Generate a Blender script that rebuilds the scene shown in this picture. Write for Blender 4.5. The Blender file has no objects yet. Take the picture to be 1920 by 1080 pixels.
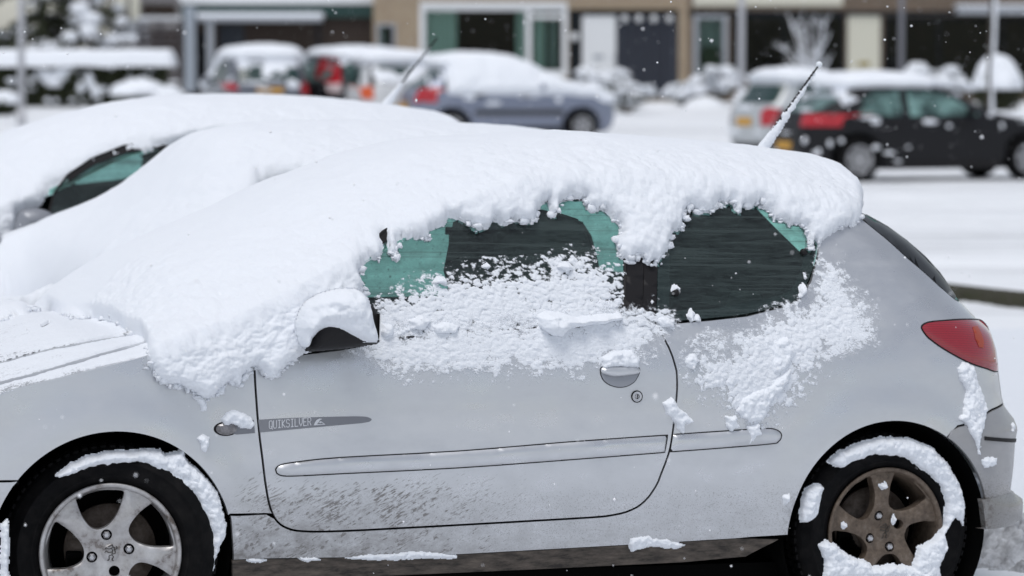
import bpy, math, random
import numpy as np
from mathutils import Matrix, Vector
from mathutils.geometry import delaunay_2d_cdt
R_ = math.radians
random.seed(7); rng = np.random.default_rng(11)
sc = bpy.context.scene
COL = sc.collection

# ------------------------------------------------------------------ camera
FPX = 6142.0; CH = 1.74
PITCH = math.atan((540-113)/FPX)
cam = bpy.data.cameras.new('camera'); camo = bpy.data.objects.new('camera', cam); COL.objects.link(camo)
camo.location = (0, 0, CH); camo.rotation_euler = (math.pi/2-PITCH, 0, 0)
cam.sensor_width = 36; cam.lens = 36*FPX/1920
cam.clip_start = .5; cam.clip_end = 900
cam.dof.use_dof = True; cam.dof.focus_distance = 9.45; cam.dof.aperture_fstop = 3.3
sc.camera = camo

# ------------------------------------------------------------------ light
SUN_EL, SUN_ROT = R_(70), R_(200)
w = bpy.data.worlds.new('World'); sc.world = w; w.use_nodes = True
nt = w.node_tree; nt.nodes.clear()
sky = nt.nodes.new('ShaderNodeTexSky'); sky.sky_type = 'NISHITA'; sky.sun_disc = False
sky.sun_elevation = SUN_EL; sky.sun_rotation = SUN_ROT; sky.air_density = 1.0; sky.dust_density = 1.0; sky.ozone_density = 1.0
hs = nt.nodes.new('ShaderNodeHueSaturation'); hs.inputs['Saturation'].default_value = .42
bg = nt.nodes.new('ShaderNodeBackground'); bg.inputs['Strength'].default_value = .118
wo = nt.nodes.new('ShaderNodeOutputWorld')
nt.links.new(sky.outputs[0], hs.inputs['Color']); nt.links.new(hs.outputs[0], bg.inputs[0]); nt.links.new(bg.outputs[0], wo.inputs[0])
sun = bpy.data.lights.new('sun', 'SUN'); sun.energy = 1.5; sun.angle = R_(30); sun.color = (1, .985, .96)
suno = bpy.data.objects.new('sun', sun); COL.objects.link(suno)
# sun stands behind and above the camera, a little to the right
_az = R_(200); _d = Vector((math.sin(_az)*math.cos(SUN_EL), math.cos(_az)*math.cos(SUN_EL), math.sin(SUN_EL)))
suno.rotation_euler = _d.to_track_quat('Z', 'Y').to_euler(); suno.location = (3, -5, 12)
sc.view_settings.view_transform = 'Standard'; sc.view_settings.look = 'None'
sc.view_settings.exposure = 0.14; sc.view_settings.gamma = 1; sc.view_settings.use_curve_mapping = False
sc.render.engine = 'CYCLES'
sc.cycles.max_bounces = 10; sc.cycles.transparent_max_bounces = 24
sc.cycles.use_denoising = True; sc.cycles.sample_clamp_indirect = 6

# ------------------------------------------------------------------ numeric helpers
def sstep(a, b, x):
    t = np.clip((np.asarray(x, float)-a)/(b-a), 0, 1); return t*t*(3-2*t)
def _hash(ix, iy, iz, seed):
    h = (ix*374761393 + iy*668265263 + iz*2147483647 + seed*974634777) & 0xffffffff
    h = ((h ^ (h >> 13))*1274126177) & 0xffffffff
    h = ((h ^ (h >> 15))*2246822519) & 0xffffffff
    return h ^ (h >> 16)
def perlin(P, scale, seed=0):
    """gradient noise, P (...,3), feature size = scale, about -1..1"""
    Q = np.asarray(P, float)/scale + 137.31
    I = np.floor(Q).astype(np.int64); f = Q-I; u = f*f*f*(f*(f*6-15)+10)
    out = 0
    for dx in (0, 1):
        for dy in (0, 1):
            for dz in (0, 1):
                h = _hash(I[..., 0]+dx, I[..., 1]+dy, I[..., 2]+dz, seed)
                gx = (h & 1023)/511.5-1; gy = ((h >> 10) & 1023)/511.5-1; gz = ((h >> 20) & 1023)/511.5-1
                d = gx*(f[..., 0]-dx)+gy*(f[..., 1]-dy)+gz*(f[..., 2]-dz)
                wt = (u[..., 0] if dx else 1-u[..., 0])*(u[..., 1] if dy else 1-u[..., 1])*(u[..., 2] if dz else 1-u[..., 2])
                out = out+wt*d
    return out*1.3
def worley(P, scale, seed=0):
    """rounded cells: 1 at cell centres falling to creases between them"""
    Q = np.asarray(P, float)/scale+71.7; I = np.floor(Q).astype(np.int64); f = Q-I; best = np.full(Q.shape[:-1], 9.)
    for dx in (-1, 0, 1):
        for dy in (-1, 0, 1):
            for dz in (-1, 0, 1):
                h = _hash(I[..., 0]+dx, I[..., 1]+dy, I[..., 2]+dz, seed)
                a = dx+(h & 1023)/1023-f[..., 0]; b = dy+((h >> 10) & 1023)/1023-f[..., 1]; c = dz+((h >> 20) & 1023)/1023-f[..., 2]
                best = np.minimum(best, a*a+b*b+c*c)
    return np.clip(1-best*1.6, 0, 1)
def fbm(P, scale, octv=3, seed=0):
    s = 0; a = 1; n = 0
    for k in range(octv):
        s = s+a*perlin(P, scale/2**k, seed+k*17); n += a; a *= .5
    return s/n
def seg_dist(px, poly, closed=True):
    """distance of points (...,2) to a polyline"""
    P = np.asarray(px, float); d = np.full(P.shape[:-1], 1e18)
    A = np.asarray(poly, float); n = len(A)
    for i in range(n if closed else n-1):
        a = A[i]; b = A[(i+1) % n]; ab = b-a; L = ab.dot(ab)+1e-12
        t = np.clip(((P[..., 0]-a[0])*ab[0]+(P[..., 1]-a[1])*ab[1])/L, 0, 1)
        dx = P[..., 0]-a[0]-t*ab[0]; dy = P[..., 1]-a[1]-t*ab[1]
        d = np.minimum(d, dx*dx+dy*dy)
    return np.sqrt(d)
def inside(px, poly):
    P = np.asarray(px, float); A = np.asarray(poly, float); n = len(A)
    c = np.zeros(P.shape[:-1], bool); x = P[..., 0]; y = P[..., 1]
    for i in range(n):
        x1, y1 = A[i]; x2, y2 = A[(i+1) % n]
        if y1 == y2: continue
        m = ((y1 > y) != (y2 > y)) & (x < (x2-x1)*(y-y1)/(y2-y1)+x1)
        c ^= m
    return c
def sdf(px, poly):
    return np.where(inside(px, poly), 1, -1)*seg_dist(px, poly)
def catmull(P, n=6, closed=False):
    P = np.asarray(P, float); N = len(P); out = []
    for i in range(N if closed else N-1):
        if closed: a, b, c, d = P[(i-1) % N], P[i], P[(i+1) % N], P[(i+2) % N]
        else: a, b, c, d = P[max(i-1, 0)], P[i], P[i+1], P[min(i+2, N-1)]
        for k in range(n):
            t = k/n
            out.append(.5*((2*b)+(c-a)*t+(2*a-5*b+4*c-d)*t*t+(3*b-a-3*c+d)*t**3))
    if not closed: out.append(P[-1])
    return np.array(out)
def interp_s(xs, ys, sm=.03):
    """smoothed interpolator"""
    xs = np.asarray(xs, float); ys = np.asarray(ys, float); o = np.argsort(xs); xs = xs[o]; ys = ys[o]
    g = np.linspace(xs[0]-.6, xs[-1]+.6, 1600); v = np.interp(g, xs, ys)
    s0 = (ys[1]-ys[0])/(xs[1]-xs[0]+1e-9); s1 = (ys[-1]-ys[-2])/(xs[-1]-xs[-2]+1e-9)
    v = np.where(g < xs[0], ys[0]+(g-xs[0])*s0, v); v = np.where(g > xs[-1], ys[-1]+(g-xs[-1])*s1, v)
    k = max(1, int(sm/(g[1]-g[0]))); ker = np.hanning(2*k+3); ker /= ker.sum()
    v = np.convolve(np.pad(v, k+1, mode='edge'), ker, 'valid')
    return lambda x: np.interp(x, g, v)

# ------------------------------------------------------------------ object helpers
def tag(o, label=None, cat=None, group=None, kind=None):
    if label: o['label'] = label
    if cat: o['category'] = cat
    if group: o['group'] = group
    if kind: o['kind'] = kind
    return o
def empty(name, label=None, cat=None, group=None, M=None, kind=None):
    o = bpy.data.objects.new(name, None); COL.objects.link(o); o.empty_display_size = .2
    if M is not None: o.matrix_world = M
    return tag(o, label, cat, group, kind)
def mesh(name, V, F, smooth=True):
    me = bpy.data.meshes.new(name); V = np.asarray(V, np.float32).reshape(-1, 3)
    if isinstance(F, np.ndarray):
        k = F.shape[1]; F = F.astype(np.int32)
        me.vertices.add(len(V)); me.vertices.foreach_set('co', V.ravel())
        me.loops.add(F.size); me.loops.foreach_set('vertex_index', F.ravel())
        me.polygons.add(len(F)); me.polygons.foreach_set('loop_start', np.arange(0, F.size, k, dtype=np.int32))
        me.polygons.foreach_set('loop_total', np.full(len(F), k, np.int32))
        me.update(calc_edges=True); me.validate()
    else:
        me.from_pydata([tuple(map(float, v)) for v in V], [], [tuple(int(i) for i in f) for f in F]); me.update()
    if smooth and len(me.polygons): me.polygons.foreach_set('use_smooth', np.ones(len(me.polygons), bool))
    return me
def obj(name, V, F, mat, parent=None, smooth=True, **kw):
    me = mesh(name, V, F, smooth)
    if mat: me.materials.append(mat)
    o = bpy.data.objects.new(name, me); COL.objects.link(o)
    if parent is not None: o.parent = parent
    return tag(o, **kw)
def compact(V, F):
    u, inv = np.unique(F, return_inverse=True)
    return V[u], inv.reshape(F.shape)
def gridF(nu, nv, wrapv=False):
    i = np.arange(nu*nv).reshape(nu, nv)
    if wrapv:
        j = np.roll(i, -1, axis=1)
        return np.stack([i[:-1], i[1:], j[1:], j[:-1]], -1).reshape(-1, 4)
    return np.stack([i[:-1, :-1], i[1:, :-1], i[1:, 1:], i[:-1, 1:]], -1).reshape(-1, 4)
class MB:
    """collects shapes into one mesh"""
    def __init__(s): s.V = []; s.F = []; s.n = 0
    def add(s, V, F):
        V = np.asarray(V, float).reshape(-1, 3); s.V.append(V)
        s.F += [tuple(int(i)+s.n for i in f) for f in F]; s.n += len(V); return s
    def box(s, x0, x1, y0, y1, z0, z1, bev=0):
        if bev:
            b = bev; V = []
            for z, q in ((z0, b), (z0+b, 0), (z1-b, 0), (z1, b)):
                V += [(x0+q+b*(q == 0)*0, y0+q, z), (x1-q, y0+q, z), (x1-q, y1-q, z), (x0+q, y1-q, z)]
            F = [(3, 2, 1, 0), (12, 13, 14, 15)]
            for k in range(3):
                for i in range(4): F.append((4*k+i, 4*k+(i+1) % 4, 4*k+4+(i+1) % 4, 4*k+4+i))
            return s.add(V, F)
        V = [(x0, y0, z0), (x1, y0, z0), (x1, y1, z0), (x0, y1, z0), (x0, y0, z1), (x1, y0, z1), (x1, y1, z1), (x0, y1, z1)]
        return s.add(V, [(3, 2, 1, 0), (4, 5, 6, 7), (0, 1, 5, 4), (1, 2, 6, 5), (2, 3, 7, 6), (3, 0, 4, 7)])
    def tube(s, P, r, n=8, cap=True):
        P = np.asarray(P, float); m = len(P); r = np.broadcast_to(r, m)
        T = np.gradient(P, axis=0); T /= np.linalg.norm(T, axis=1)[:, None]+1e-9
        V = []
        for i in range(m):
            a = np.cross(T[i], (0, 0, 1)); 
            if np.linalg.norm(a) < .1: a = np.cross(T[i], (1, 0, 0))
            a /= np.linalg.norm(a); b = np.cross(T[i], a)
            for k in range(n):
                t = 2*math.pi*k/n; V.append(P[i]+r[i]*(math.cos(t)*a+math.sin(t)*b))
        F = [(i*n+k, i*n+(k+1) % n, (i+1)*n+(k+1) % n, (i+1)*n+k) for i in range(m-1) for k in range(n)]
        if cap: F += [tuple(range(n))[::-1], tuple((m-1)*n+k for k in range(n))]
        return s.add(V, F)
    def blob(s, c, r, n=8, amp=.2, seed=0, flat=None):
        c = np.asarray(c, float); r = np.broadcast_to(r, 3)
        th = np.linspace(0, math.pi, n+1)[:, None]; ph = np.linspace(0, 2*math.pi, 2*n, endpoint=False)[None]
        D = np.stack([np.sin(th)*np.cos(ph), np.sin(th)*np.sin(ph), np.cos(th)+0*ph], -1)
        k = 1+amp*perlin(D+seed*3.7, .6, seed)
        V = c+D*r*k[..., None]
        if flat is not None: V[..., 2] = np.maximum(V[..., 2], flat)
        return s.add(V.reshape(-1, 3), gridF(n+1, 2*n, True).tolist())
    def build(s, name, mat, parent=None, smooth=False, **kw):
        V = np.concatenate(s.V) if s.V else np.zeros((0, 3))
        return obj(name, V, s.F, mat, parent, smooth, **kw)
def lathe(prof, n=64, axis='y'):
    """profile list of (r, y) spun round the y axis"""
    P = np.asarray(prof, float); t = np.linspace(0, 2*math.pi, n, endpoint=False)
    V = np.stack([P[:, 0][:, None]*np.cos(t), np.repeat(P[:, 1][:, None], n, 1), P[:, 0][:, None]*np.sin(t)], -1)
    return V.reshape(-1, 3), gridF(len(P), n, True)

# ------------------------------------------------------------------ materials
def mat(name, col=(.5, .5, .5), rough=.5, metal=0., coat=0., spec=.5, **kw):
    m = bpy.data.materials.new(name); m.use_nodes = True; b = m.node_tree.nodes['Principled BSDF']
    b.inputs['Base Color'].default_value = (*col, 1); b.inputs['Roughness'].default_value = rough
    b.inputs['Metallic'].default_value = metal; b.inputs['Coat Weight'].default_value = coat
    b.inputs['Specular IOR Level'].default_value = spec
    for k, v in kw.items(): b.inputs[k].default_value = v
    return m
class N:
    def __init__(s, m): s.m = m; s.t = m.node_tree; s.b = s.t.nodes['Principled BSDF']; s.out = [n for n in s.t.nodes if n.type == 'OUTPUT_MATERIAL'][0]
    def n(s, typ, **kw):
        o = s.t.nodes.new('ShaderNode'+typ)
        for k, v in kw.items():
            if k.startswith('i_'): o.inputs[k[2:].replace('_', ' ')].default_value = v
            else: setattr(o, k, v)
        return o
    def l(s, a, b): s.t.links.new(a, b)
    def coords(s, scale=(1, 1, 1), rot=(0, 0, 0)):
        tc = s.n('TexCoord'); mp = s.n('Mapping'); mp.inputs['Scale'].default_value = scale; mp.inputs['Rotation'].default_value = rot
        s.l(tc.outputs['Object'], mp.inputs['Vector']); return mp.outputs[0]
    def noise(s, vec, scale, detail=3, rough=.55):
        o = s.n('TexNoise'); o.inputs['Scale'].default_value = scale; o.inputs['Detail'].default_value = detail; o.inputs['Roughness'].default_value = rough
        s.l(vec, o.inputs['Vector']); return o.outputs['Fac']
    def ramp(s, fac, stops):
        r = s.n('ValToRGB'); e = r.color_ramp.elements
        while len(e) < len(stops): e.new(.5)
        for k, (p, c) in enumerate(stops):
            e[k].position = p; e[k].color = (*c, 1) if len(c) == 3 else c
        s.l(fac, r.inputs[0]); return r.outputs[0]
    def math(s, op, a, b=None, c=None, clamp=False):
        o = s.n('Math', operation=op, use_clamp=clamp)
        for k, v in enumerate((a, b, c)):
            if v is None: continue
            if hasattr(v, 'links'): s.l(v, o.inputs[k])
            else: o.inputs[k].default_value = v
        return o.outputs[0]
    def mix(s, fac, a, b):
        o = s.n('Mix', data_type='RGBA')
        for inp, v in ((o.inputs[0], fac), (o.inputs[6], a), (o.inputs[7], b)):
            if hasattr(v, 'links'): s.l(v, inp)
            else: inp.default_value = v if isinstance(v, float) else (*v, 1)
        return o.outputs[2]
    def bump(s, h, strength=.3, dist=.002):
        b = s.n('Bump'); b.inputs['Strength'].default_value = strength; b.inputs['Distance'].default_value = dist
        s.l(h, b.inputs['Height']); s.l(b.outputs[0], s.b.inputs['Normal']); return b
G1 = (1, 1, 1); G0 = (0, 0, 0)

def m_snow(name='snow', col=(.86, .885, .93), sc_=1.0, sss=.0):
    m = mat(name, col, .75, spec=.25); q = N(m); v = q.coords()
    a = q.noise(v, 140*sc_, 4, .7); b = q.noise(v, 700*sc_, 2, .6)
    h = q.math('ADD', a, q.math('MULTIPLY', b, .5)); q.bump(h, .65, .0045/sc_)
    return m
SNOW = m_snow()
SNOW_G = m_snow('ground snow', (.88, .90, .93), .12)
q = N(SNOW_G); q.l(q.ramp(q.noise(q.coords((.16, 1.5, 1)), 1.0, 6, .68), [(.50, (.88, .90, .93)), (.66, (.66, .675, .70)), (.74, (.50, .50, .51))]), q.b.inputs[0])
SNOW_D = m_snow('dirty snow', (.50, .52, .56), 1)
q = N(SNOW_D); q.l(q.ramp(q.noise(q.coords(), 14, 5, .7), [(.38, (.26, .265, .28)), (.62, (.60, .62, .66))]), q.b.inputs[0])

def m_paint(name, col, dirt=1.0, metal=.35, rough=.33, tint=(.085, .07, .058)):
    m = mat(name, col, rough, metal, .8); q = N(m); q.b.inputs['Coat Roughness'].default_value = .12; tc = q.n('TexCoord'); sx = q.n('SeparateXYZ'); q.l(tc.outputs['Object'], sx.inputs[0])
    X, Z = sx.outputs[0], sx.outputs[2]
    # large patchy film of salt and road dust
    film = q.ramp(q.noise(q.coords((1.2, 1, 2.5)), 5, 5, .6), [(.35, G0), (.75, G1)])
    # mud thrown up in slanting streaks behind the front wheel, dots lower down
    rot = q.coords((1, 1, 1), (0, R_(28), 0)); mp2 = q.n('Mapping'); mp2.inputs['Scale'].default_value = (14, 30, 115); q.l(rot, mp2.inputs[0])
    st = q.noise(mp2.outputs[0], 1.0, 4, .65)
    dots = q.noise(q.coords((1, 1, 1)), 120, 3, .6)
    big = q.noise(q.coords((1, 1, 1)), 9, 3, .6)
    low = q.math('MULTIPLY', q.n('MapRange') and _mr(q, Z, .26, .10), 1.0)
    behind = q.math('MULTIPLY', _mr(q, X, 1.6, .6), _mr(q, X, .30, .40))
    streakw = q.math('MULTIPLY', low, behind)
    thr = q.math('SUBTRACT', st, q.math('MULTIPLY', q.math('SUBTRACT', 1.0, streakw), .22))
    thr = q.math('ADD', thr, q.math('MULTIPLY', q.math('SUBTRACT', big, .5), .30))
    s1 = q.ramp(thr, [(.45, G0), (.54, G1)])
    d1 = q.ramp(q.math('SUBTRACT', dots, q.math('MULTIPLY', q.math('SUBTRACT', 1.0, low), .3)), [(.66, G0), (.70, G1)])
    arch = q.math('ADD', _ring(q, X, Z, 0.0), _ring(q, X, Z, 2.44), clamp=True)
    arch = q.math('MULTIPLY', q.math('MULTIPLY', arch, _mr(q, Z, .22, .02)), q.ramp(q.noise(q.coords(), 45, 4, .7), [(.40, G0), (.62, G1)]))
    base = q.mix(q.math('MULTIPLY', film, .13*dirt), col, (.30, .31, .33))
    bottom = q.math('MULTIPLY', _mr(q, Z, .03, -.06), q.ramp(q.noise(q.coords((.6, 1, 2)), 14, 5, .65), [(.35, G0), (.7, G1)]))
    low2 = _mr(q, Z, .24, -.04); behind2 = q.math('ADD', .35, q.math('MULTIPLY', _mr(q, X, 1.5, .45), .65))
    gr = q.math('MULTIPLY', q.math('MULTIPLY', q.math('MULTIPLY', low2, behind2), .55), q.ramp(q.noise(q.coords((5, 1, 9)), 3, 6, .75), [(.25, G0), (.66, G1)]))
    fine = q.ramp(q.math('ADD', q.noise(q.coords(), 330, 2, .5), q.math('MULTIPLY', q.math('SUBTRACT', low, 1.0), .22)), [(.56, G0), (.64, G1)])
    mpf = q.n('Mapping'); mpf.inputs['Scale'].default_value = (45, 60, 230); q.l(rot, mpf.inputs[0])
    s2 = q.ramp(q.math('ADD', q.noise(mpf.outputs[0], 1.0, 3, .6), q.math('MULTIPLY', q.math('SUBTRACT', streakw, 1.0), .20)), [(.44, G0), (.54, G1)])
    patch = q.ramp(q.noise(q.coords(), 10, 4, .65), [(.36, G0), (.60, G1)]); s2 = q.math('MULTIPLY', s2, patch)
    s1 = q.math('MAXIMUM', q.math('MULTIPLY', s1, q.ramp(q.noise(q.coords(), 70, 3, .6), [(.42, G0), (.60, G1)])), s2)
    f = q.math('MAXIMUM', q.math('MULTIPLY', q.math('MULTIPLY', s1, q.math('MULTIPLY', streakw, 2.6, clamp=True)), .80), q.math('MAXIMUM', q.math('MULTIPLY', d1, .6), q.math('MULTIPLY', arch, .65)))
    f = q.math('MAXIMUM', f, q.math('MAXIMUM', q.math('MULTIPLY', gr, 1.5, clamp=True), q.math('MULTIPLY', fine, .5)))
    f = q.math('MAXIMUM', f, q.math('MULTIPLY', bottom, .55))
    f = q.math('MULTIPLY', f, dirt, clamp=True)
    c = q.mix(f, base, tint); q.l(c, q.b.inputs['Base Color'])
    r = q.math('ADD', rough, q.math('MULTIPLY', q.math('MAXIMUM', f, film), .4)); q.l(r, q.b.inputs['Roughness'])
    q.l(q.math('MULTIPLY', q.math('SUBTRACT', 1.0, f), metal), q.b.inputs['Metallic'])
    q.bump(q.noise(q.coords(), 260, 3, .7), .06, .001)
    return m
def _mr(q, v, a, b):
    o = q.n('MapRange', clamp=True, interpolation_type='SMOOTHSTEP'); o.inputs[1].default_value = a; o.inputs[2].default_value = b
    if a > b:  # falling
        o.inputs[1].default_value = b; o.inputs[2].default_value = a; o.inputs[3].default_value = 1; o.inputs[4].default_value = 0
    q.l(v, o.inputs[0]); return o.outputs[0]
def _ring(q, X, Z, cx):
    dx = q.math('SUBTRACT', X, cx); r = q.math('SQRT', q.math('ADD', q.math('MULTIPLY', dx, dx), q.math('MULTIPLY', Z, Z)))
    return _mr(q, r, .40, .34)
SILVER = m_paint('silver paint', (.62, .63, .65), metal=.75, rough=.22)
BLACK = mat('black plastic', (.010, .009, .010), .55, spec=.25)
RUBBER = mat('tyre rubber', (.006, .006, .006), .8, spec=.12); q = N(RUBBER); q.l(q.ramp(q.noise(q.coords(), 30, 4), [(.4, (.0035, .0035, .004)), (.8, (.011, .010, .010))]), q.b.inputs[0]); q.bump(q.noise(q.coords(), 200), .3, .001)
VOID = mat('dark underbody', (.003, .003, .003), .95, spec=.05)
def m_glass(name, tint, film, filmcol, rough=.04, lines=True):
    m = mat(name); q = N(m); q.t.nodes.remove(q.b)
    tr = q.n('BsdfTransparent'); tr.inputs[0].default_value = (*tint, 1)
    gl = q.n('BsdfGlossy'); gl.inputs['Roughness'].default_value = rough; gl.inputs[0].default_value = (1, 1, 1, 1)
    fr = q.n('Fresnel'); fr.inputs[0].default_value = 1.45
    df = q.n('BsdfDiffuse'); df.inputs[0].default_value = (*filmcol, 1)
    m1 = q.n('MixShader'); m2 = q.n('MixShader')
    # wet film: drops, dark horizontal lines painting in reflections and droplet trails
    n1 = q.noise(q.coords((1, 1, 6)), 18, 5, .7); n2 = q.noise(q.coords(), 150, 3, .6)
    drops = q.ramp(n2, [(.60, G0), (.72, G1)]); cl = q.ramp(n1, [(.3, G0), (.75, G1)])
    fac = q.math('ADD', q.math('MULTIPLY', cl, film), q.math('MULTIPLY', drops, film*.8), clamp=True)
    if lines:
        rows = q.noise(q.coords((.9, 1, 55)), 1.0, 5, .75); ln = q.ramp(rows, [(.50, G0), (.60, G1)])
        drk = q.n('BsdfDiffuse'); drk.inputs[0].default_value = (.012, .014, .014, 1)
        dk = q.ramp(q.noise(q.coords(), 230, 3, .6), [(.60, G0), (.66, G1)]); ln = q.math('MAXIMUM', ln, q.math('MULTIPLY', dk, .6))
        m3 = q.n('MixShader'); q.l(q.math('MULTIPLY', ln, .7), m3.inputs[0]); q.l(df.outputs[0], m3.inputs[1]); q.l(drk.outputs[0], m3.inputs[2]); dsh = m3.outputs[0]
        fac = q.math('MAXIMUM', fac, q.math('MULTIPLY', ln, .45))
    else: dsh = df.outputs[0]
    q.l(fac, m1.inputs[0]); q.l(tr.outputs[0], m1.inputs[1]); q.l(dsh, m1.inputs[2])
    q.l(fr.outputs[0], m2.inputs[0]); q.l(m1.outputs[0], m2.inputs[1]); q.l(gl.outputs[0], m2.inputs[2])
    q.l(m2.outputs[0], q.out.inputs[0]); return m
GLASS = m_glass('tinted window glass', (.62, .86, .80), .16, (.20, .27, .26))
def m_frosted(name, col, tfac=.85):
    """window pane covered outside by a film of snow: lets daylight glow through"""
    m = mat(name); q = N(m); q.t.nodes.remove(q.b)
    t = q.n('BsdfTranslucent'); d = q.n('BsdfDiffuse'); mx = q.n('MixShader'); mx.inputs[0].default_value = 1-tfac
    big = q.ramp(q.noise(q.coords((1, 1, 1.6)), 9, 6, .75), [(.30, tuple(x*.45 for x in col)), (.66, col)]); dd = q.ramp(q.noise(q.coords(), 75, 2, .5), [(.66, G0), (.72, G1)]); c = q.mix(q.math('MULTIPLY', dd, .75), big, tuple(x*.18 for x in col))
    q.l(c, t.inputs[0]); q.l(c, d.inputs[0]); q.l(t.outputs[0], mx.inputs[1]); q.l(d.outputs[0], mx.inputs[2]); q.l(mx.outputs[0], q.out.inputs[0]); return m
FROST = m_frosted('snow frosted glass', (.60, .98, .90))

def m_crust():
    m = mat('wind-blown crust', (.84, .865, .91), .8, spec=.2); q = N(m)
    at_ = q.n('Attribute'); at_.attribute_name = 'cover'; at_.attribute_type = 'GEOMETRY'
    n1 = q.noise(q.coords((.8, 1, 1.3)), 190, 4, .75); n2 = q.noise(q.coords((.7, 1, 1.4)), 60, 4, .7)
    v = q.math('ADD', at_.outputs['Fac'], q.math('ADD', q.math('MULTIPLY', q.math('SUBTRACT', n1, .5), 1.5), q.math('MULTIPLY', q.math('SUBTRACT', n2, .5), 1.0)))
    a = q.n('MapRange', clamp=True, interpolation_type='SMOOTHSTEP'); a.inputs[1].default_value = .22; a.inputs[2].default_value = .78; q.l(v, a.inputs[0])
    tr = q.n('BsdfTransparent'); mx = q.n('MixShader'); q.l(a.outputs[0], mx.inputs[0]); q.l(tr.outputs[0], mx.inputs[1]); q.l(q.b.outputs[0], mx.inputs[2]); q.l(mx.outputs[0], q.out.inputs[0])
    q.bump(q.math('ADD', n2, q.math('MULTIPLY', n1, .7)), .8, .006); return m
CRUST = m_crust()

# ------------------------------------------------------------------ geometry of view used only to measure the photograph
cp_, sp_ = math.cos(PITCH), math.sin(PITCH)
CPOS = np.array([0, 0, CH])
def ray(u, v):
    xc = (u-960)/FPX; yc = (540-v)/FPX
    return np.array([xc, cp_+yc*sp_, -sp_+yc*cp_])
_dr = ray(1658, 996); _df = ray(207, 1037); _tr = 2.44/np.linalg.norm(_dr-_df/1.10)
P_R = CPOS+_tr*_dr; P_F = CPOS+_tr/1.10*_df
EX = (P_R-P_F)/2.44; EZ = np.array([0, 0, 1.]); EZ -= EX*EZ.dot(EX); EZ /= np.linalg.norm(EZ); EY = np.cross(EZ, EX)
class Frame:
    def __init__(s, O, kx=1., kz=1.): s.O = np.asarray(O, float); s.kx = kx; s.kz = kz
    def M(s): return Matrix([[EX[i]*s.kx, EY[i], EZ[i]*s.kz, s.O[i]] for i in range(3)]+[[0, 0, 0, 1]])
    def px(s, L):
        """local points -> photograph pixels"""
        W = s.O+L[..., 0:1]*EX*s.kx+L[..., 1:2]*EY+L[..., 2:3]*EZ*s.kz-CPOS
        dep = W[..., 1]*cp_-W[..., 2]*sp_
        return np.stack([960+FPX*W[..., 0]/dep, 540-FPX*(W[..., 1]*sp_+W[..., 2]*cp_)/dep], -1)
    def hit(s, u, v, y):
        d = ray(u, v); t = (y-(CPOS-s.O).dot(EY))/d.dot(EY); q = CPOS+t*d-s.O
        return np.array([q.dot(EX)/s.kx, y, q.dot(EZ)/s.kz])
F1 = Frame(P_F)
YC = .79                                  # centre line of the car, measured from the near wheel face

# ------------------------------------------------------------------ body surface  y = S(x, z)
_sb = interp_s([-.25, -.16, -.08, 0, .12, .26, .40, .50, .58, .64, .72, .80, .88, .96, 1.03, 1.10],
               [.085, .045, .012, -.010, -.026, -.030, -.026, -.014, .008, .034, .070, .112, .158, .210, .262, .325], .045)
RC = .30
SIL = [(1600, 392), (1625, 402), (1700, 450), (1760, 510), (1795, 560), (1830, 597), (1858, 625), (1868, 655), (1872, 695), (1878, 740), (1882, 758),
       (1899, 783), (1906, 800), (1903, 826), (1900, 870), (1894, 918), (1912, 932), (1914, 962), (1895, 985)]
_x0 = []; _z0 = []
for (u, v) in SIL:
    y = .15
    for k in range(6):
        h = F1.hit(u, v, y); y = float(_sb(h[2]))+.63*RC
    _x0.append(h[0]-.928*RC); _z0.append(h[2])
_o = np.argsort(_z0); _zz = np.array(_z0)[_o]; _xx = np.array(_x0)[_o]
_x0f = interp_s(_zz, _xx, .035)
def x0rear(z): return np.where(np.asarray(z) > .56, _x0f(z), np.interp(z, _zz, _xx))
def S(x, z):
    x = np.asarray(x, float); z = np.asarray(z, float); y = _sb(z)
    for cx in (0.0, 2.44):                   # flared wheel arches
        r = np.hypot(x-cx, z+.0); y = y-.016*(1-sstep(.36, .47, r))*sstep(.30, .34, r)*sstep(-.2, 0, z)
    y = y+.035*sstep(.15, -.5, x)**1.3
    t = np.clip((x-x0rear(z))/RC, 0, .9995); y = y+RC*(1-np.sqrt(1-t*t))
    t = np.clip((-.42-x)/.30, 0, .9995); y = y+.30*(1-np.sqrt(1-t*t))
    return y
def hitS(u, v, fr=F1):
    d = ray(u, v); o = CPOS-fr.O
    t = (np.linspace(-.12, .7, 500)-o.dot(EY))/d.dot(EY)
    q = o+t[:, None]*d; x = q@EX/fr.kx; y = q@EY; z = q@EZ/fr.kz
    g = y-S(x, z); k = np.where((g[:-1] < 0) & (g[1:] >= 0))[0]
    k = k[0] if len(k) else int(np.argmin(np.abs(g)))
    return np.array([x[k], z[k]])
def LP(pts, fr=F1): return np.array([hitS(u, v, fr) for u, v in pts])

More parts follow.
